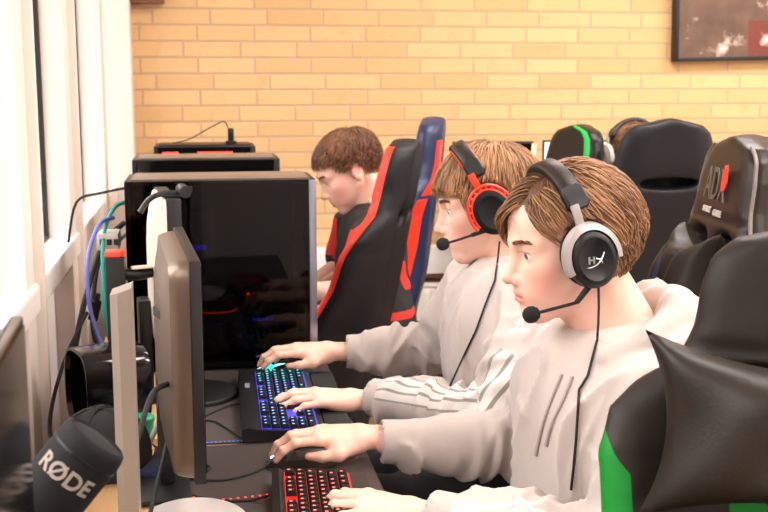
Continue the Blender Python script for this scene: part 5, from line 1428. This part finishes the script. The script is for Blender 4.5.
# ================================================================== monitor arm with red cap
t = thing('monitor_mount', 'black monitor mount post with red cap beside the cream backed monitor', 'monitor mount', (-.183, 2.33, .7275))
MB().box((0, 0, .172), (.040, .05, .335), bev=.004).build('post', M['black_plastic'], t)
MB().box((0, 0, .006), (.09, .10, .012), bev=.003).build('clamp_base', M['black_plastic'], t)
c = MB().box((-.004, 0, .3455), (.034, .048, .012), bev=.003).build('red_cap', M['red_plastic'], t)
MB().box((.016, -.004, .3465), (.010, .03, .013), bev=.002).build('red_tab', M['red_anod'], c)
MB().tube([(.018, 0, .300), (.05, .01, .297), (.085, .04, .302)], .012, 10).build('arm', M['steel_dark'], t)
MB().box((.055, .005, .314), (.05, .014, .006), rz=.3, bev=.002).build('cable_clip', M['cream_plastic'], t)

# ================================================================== curved black casing (open shell)
t = thing('desktop_speaker', 'glossy black curved open casing with tan tag and red light beside the wall', 'speaker', (-.196, 2.245, .7275), DEG(24))
def prof(sc, n=44):
    p = []
    for k in range(n):
        a = 2 * PI * k / n; c, s = math.cos(a), math.sin(a); e = .62
        p.append((math.copysign(abs(c) ** e, c) * .072 * sc, .088 + math.copysign(abs(s) ** e, s) * .082 * sc))
    return p
ring = lambda x, sc: [(x, y, z + .0) for y, z in prof(sc)]
q = MB().loft([ring(-.062, .90), ring(-.072, .93), ring(-.072, .99), ring(-.066, 1.0), ring(.050, 1.0), ring(.062, .96), ring(.062, .01)], caps=False)
q.loft([ring(-.062, .90), ring(.0, .88), ring(.0, .01)], caps=False); q.build('shell', M['black_gloss'], t, angle=50)
MB().lathe([(.050, 0), (.047, .006), (.02, -.012), (.001, -.010)], (-.002, 0, .09), 32, axis=(-1, 0, 0)).build('cone', M['black_rubber'], t)
MB().box((-.0535, -.035, .045), (.014, .002, .040), bev=.0005, rot=Matrix.Rotation(.0, 3, 'Z')).build('tan_tag', M['tan_label'], t, (.02, -.0335, .02), smooth=False)
MB().box((.0, -.0715, .092), (.012, .003, .004)).build('red_light', M['red_led'], t, smooth=False)
for s in (-1, 1): MB().box((0, s * .04, .004), (.09, .014, .010), bev=.002).build('foot', M['black_rubber'], t)

# ================================================================== cap, tub, card
t = thing('baseball_cap', 'black baseball cap with navy brim on the desk behind the microphone', 'cap', (-.190, 1.975, .7275), DEG(-8))
cr = MB(); rings = []
for j in range(11):
    e = j / 10 * PI / 2; rr = .084 * math.cos(e) ** .85; z = .02 + .098 * math.sin(e) ** .9
    rings.append([((rr * 1.04 * math.cos(a)) * (1 + .004 * math.cos(6 * a)), rr * .90 * math.sin(a) * (1 + .004 * math.cos(6 * a)), z + .002 * math.sin(3 * a + j)) for a in np.linspace(0, 2 * PI, 48, endpoint=False)])
rings.insert(0, [(p[0] * .99, p[1] * .99, .0) for p in rings[0]])
cr.loft(rings, caps=False); cw = cr.build('crown', M['cap_cloth'], t, angle=70)
MB().lathe([(.001, .005), (.006, .004), (.008, 0), (.006, -.003)], (0, 0, .119), 16).build('button', M['cap_cloth'], cw)
for k in range(3):
    a = k * PI / 3 + .3; MB().tube([((.0865) * 1.0 * math.cos(e) ** .85 * math.cos(a) * 1.03, .0865 * math.cos(e) ** .85 * math.sin(a) * .90, .02 + .0985 * math.sin(e) ** .9) for e in np.linspace(0.02, PI - .02, 2)] if False else [(.0873 * math.copysign(abs(math.cos(e)) ** .85, math.cos(e)) * math.cos(a), .0785 * math.copysign(abs(math.cos(e)) ** .85, math.cos(e)) * math.sin(a), .02 + .0985 * math.sin(e) ** .9) for e in np.linspace(.03, PI - .03, 21)], .0014, 5).build('panel_seam', M['black_rubber'], cw)
br = MB(); rr = []
for j in range(9):
    u = j / 8; rr.append([(.070 + .0 + (.018 + .064 * u) * math.cos(a) * 1.0, .078 * math.sin(a) * (1 - .05 * u), .022 - .030 * u * (abs(math.sin(a)) ** 1.5) * .6 + th) for th, aa in ((.0, 1),) for a in np.linspace(-1.35, 1.35, 25)])
top = [[(x, y, z + .003) for x, y, z in r] for r in rr]
br.loft([r + [p for p in tp[::-1]] for r, tp in zip(rr, top)], caps=True); br.build('brim', M['navy_cloth'], t, angle=60)
MB().tube([(.087 * math.cos(a) * 1.03, .080 * math.sin(a) * 1.0, .030) for a in np.linspace(-2.3, -.9, 12)], .0045, 6).build('white_strap_label', M['white_label'], t)

t = thing('plastic_tub', 'small green plastic tub on the desk between the two monitors', 'tub', (-.128, 2.13, .7275))
MB().lathe([(.018, 0), (.021, .004), (.0215, .04), (.023, .042), (.023, .050), (.019, .0535), (.001, .054)], seg=28).build('body', M['green_plastic'], t)
MB().lathe([(.0232, .0435), (.0242, .045), (.0242, .049), (.0232, .0505)], seg=28).build('lid_rim', M['green_plastic'], t)
tag(MB().box((-.115, 2.155, .7335), (.05, .10, .012), bev=.001, rz=.2).build('cardboard_pad', M['cardboard'], None), 'flat piece of cardboard on the desk beside the green tub', 'cardboard')

# ================================================================== microphone on a stand
A = Vector((-.151, 1.198, 1.066)); Bp = Vector((-.093, 1.180, 1.019)); cen = (A + Bp) / 2; wv = (Bp - A)
ax = Vector((.62, .10, .78)); ax = (ax - wv * (ax.dot(wv) / wv.length_squared)).normalized(); rad = wv.length / 2 * 1.02
t = thing('microphone', 'large tilted black studio microphone with pale lettering at the bottom left', 'microphone', (-.20, 1.20, .7275)); base = Vector(t.location)
cl = cen - base
q = MB().lathe([(.001, -.16), (rad * .7, -.158), (rad * .9, -.150), (rad, -.135), (rad, -.012), (rad * .975, -.004), (rad * .93, .002), (rad * .86, .004), (rad * .80, .001), (.001, .0005)], tuple(cl), 56, axis=tuple(ax)); bd = q.build('body', M['black_matte'], t, angle=50)
q = MB().lathe([(rad * .80, .0008), (rad * .55, .0035), (.001, .0045)], tuple(cl), 40, axis=tuple(ax)); q.build('grille', M['foam'], bd)
q = MB().lathe([(rad * 1.004, -.020), (rad * 1.008, -.019), (rad * 1.008, -.0175), (rad * 1.004, -.0165)], tuple(cl), 56, axis=tuple(ax)); q.build('ring_line', M['steel_dark'], bd)
v, f = text_mesh('RØDE', .026, .0004, spacing=1.02, bold=.0006)
view = (Vector((0, 0, 1.43)) - cen).normalized(); side = ax.cross(view).normalized(); nrm = side.cross(ax).normalized()
vv = []
for p in v:
    a = (p[0] - .002) / rad; r_ = rad + .0004 + p[2]; vv.append(cl + ax * (-.040 + p[1]) - side * (-r_ * math.sin(a)) * 1 + nrm * (r_ * math.cos(a)) if False else cl + ax * (-.042 + p[1]) + (-side) * (r_ * math.sin(a)) * (-1 if side.x > 0 else 1) + nrm * (r_ * math.cos(a)))
MB().add(vv, f).build('lettering', M['text_dim'], bd, smooth=False)
low = cl - ax * .15
MB().tube([low + ax * .01, low - ax * .02 + Vector((0, 0, -.02)), Vector((-.02, 0, .10)), Vector((0, 0, .012))], [.014, .011, .009, .009], 12).build('stand_stem', M['steel_dark'], t)
MB().lathe([(.055, 0), (.056, .006), (.050, .012), (.010, .014)], (0, 0, 0), 40).build('stand_base', M['black_plastic'], t)
# ================================================================== light and camera
W = bpy.data.worlds.new('daylight'); bpy.context.scene.world = W; W.use_nodes = True
bg = W.node_tree.nodes['Background']; wt = W.node_tree
tc = wt.nodes.new('ShaderNodeTexCoord'); sx = wt.nodes.new('ShaderNodeSeparateXYZ'); wt.links.new(tc.outputs['Generated'], sx.inputs[0])
rm = wt.nodes.new('ShaderNodeMapRange'); rm.interpolation_type = 'SMOOTHSTEP'; wt.links.new(sx.outputs['Z'], rm.inputs[0])
rm.inputs[1].default_value = .14; rm.inputs[2].default_value = .55; rm.inputs[3].default_value = .62; rm.inputs[4].default_value = 8.2
wt.links.new(rm.outputs[0], bg.inputs[1]); cm = wt.nodes.new('ShaderNodeMix'); cm.data_type = 'RGBA'; r2 = wt.nodes.new('ShaderNodeMapRange'); wt.links.new(sx.outputs['Z'], r2.inputs[0]); r2.inputs[1].default_value = .14; r2.inputs[2].default_value = .4
wt.links.new(r2.outputs[0], cm.inputs[0]); cm.inputs[6].default_value = S(255, 241, 224); cm.inputs[7].default_value = S(255, 247, 250); wt.links.new(cm.outputs[2], bg.inputs[0])
def area(name, loc, size, power, col, rot=(0, 0, 0)):
    L = bpy.data.lights.new(name, 'AREA'); L.shape = 'RECTANGLE'; L.size, L.size_y = size; L.energy = power; L.color = col[:3]
    o = bpy.data.objects.new(name, L); C.objects.link(o); o.location = loc; o.rotation_euler = rot; return o
for i, (x, y) in enumerate(((1.4, -.6), (3.2, -.6), (1.4, 1.5), (3.2, 1.5), (1.4, 3.3), (3.2, 3.3))):
    area('ceiling_lamp', (x, y, 2.70), (1.2, .5), (30, 38)[i % 2] * (1.1, 1.0, .9)[i // 2], S(255, 247, 243))
cd = bpy.data.cameras.new('camera'); cam = bpy.data.objects.new('camera', cd); C.objects.link(cam)
cd.sensor_width = 36; cd.lens = 1100 / 768 * 36; cd.clip_start = .02
psi = math.radians(9.4); pit = math.atan(176 / 1100)
cam.location = (0, 0, 1.43); cam.rotation_euler = (PI / 2 - pit, 0, -psi)
cd.dof.use_dof = True; cd.dof.focus_distance = 1.85; cd.dof.aperture_fstop = 9.0
sc = bpy.context.scene; sc.camera = cam
vs = sc.view_settings; vs.view_transform = 'Standard'; vs.look = 'None'; vs.gamma = 1; vs.use_curve_mapping = False; vs.exposure = .72
try:
    sc.cycles.use_denoising = True; sc.cycles.denoiser = 'OPENIMAGEDENOISE'; sc.cycles.max_bounces = 8
    sc.cycles.transparent_max_bounces = 12; sc.cycles.sample_clamp_indirect = 6
except Exception: pass
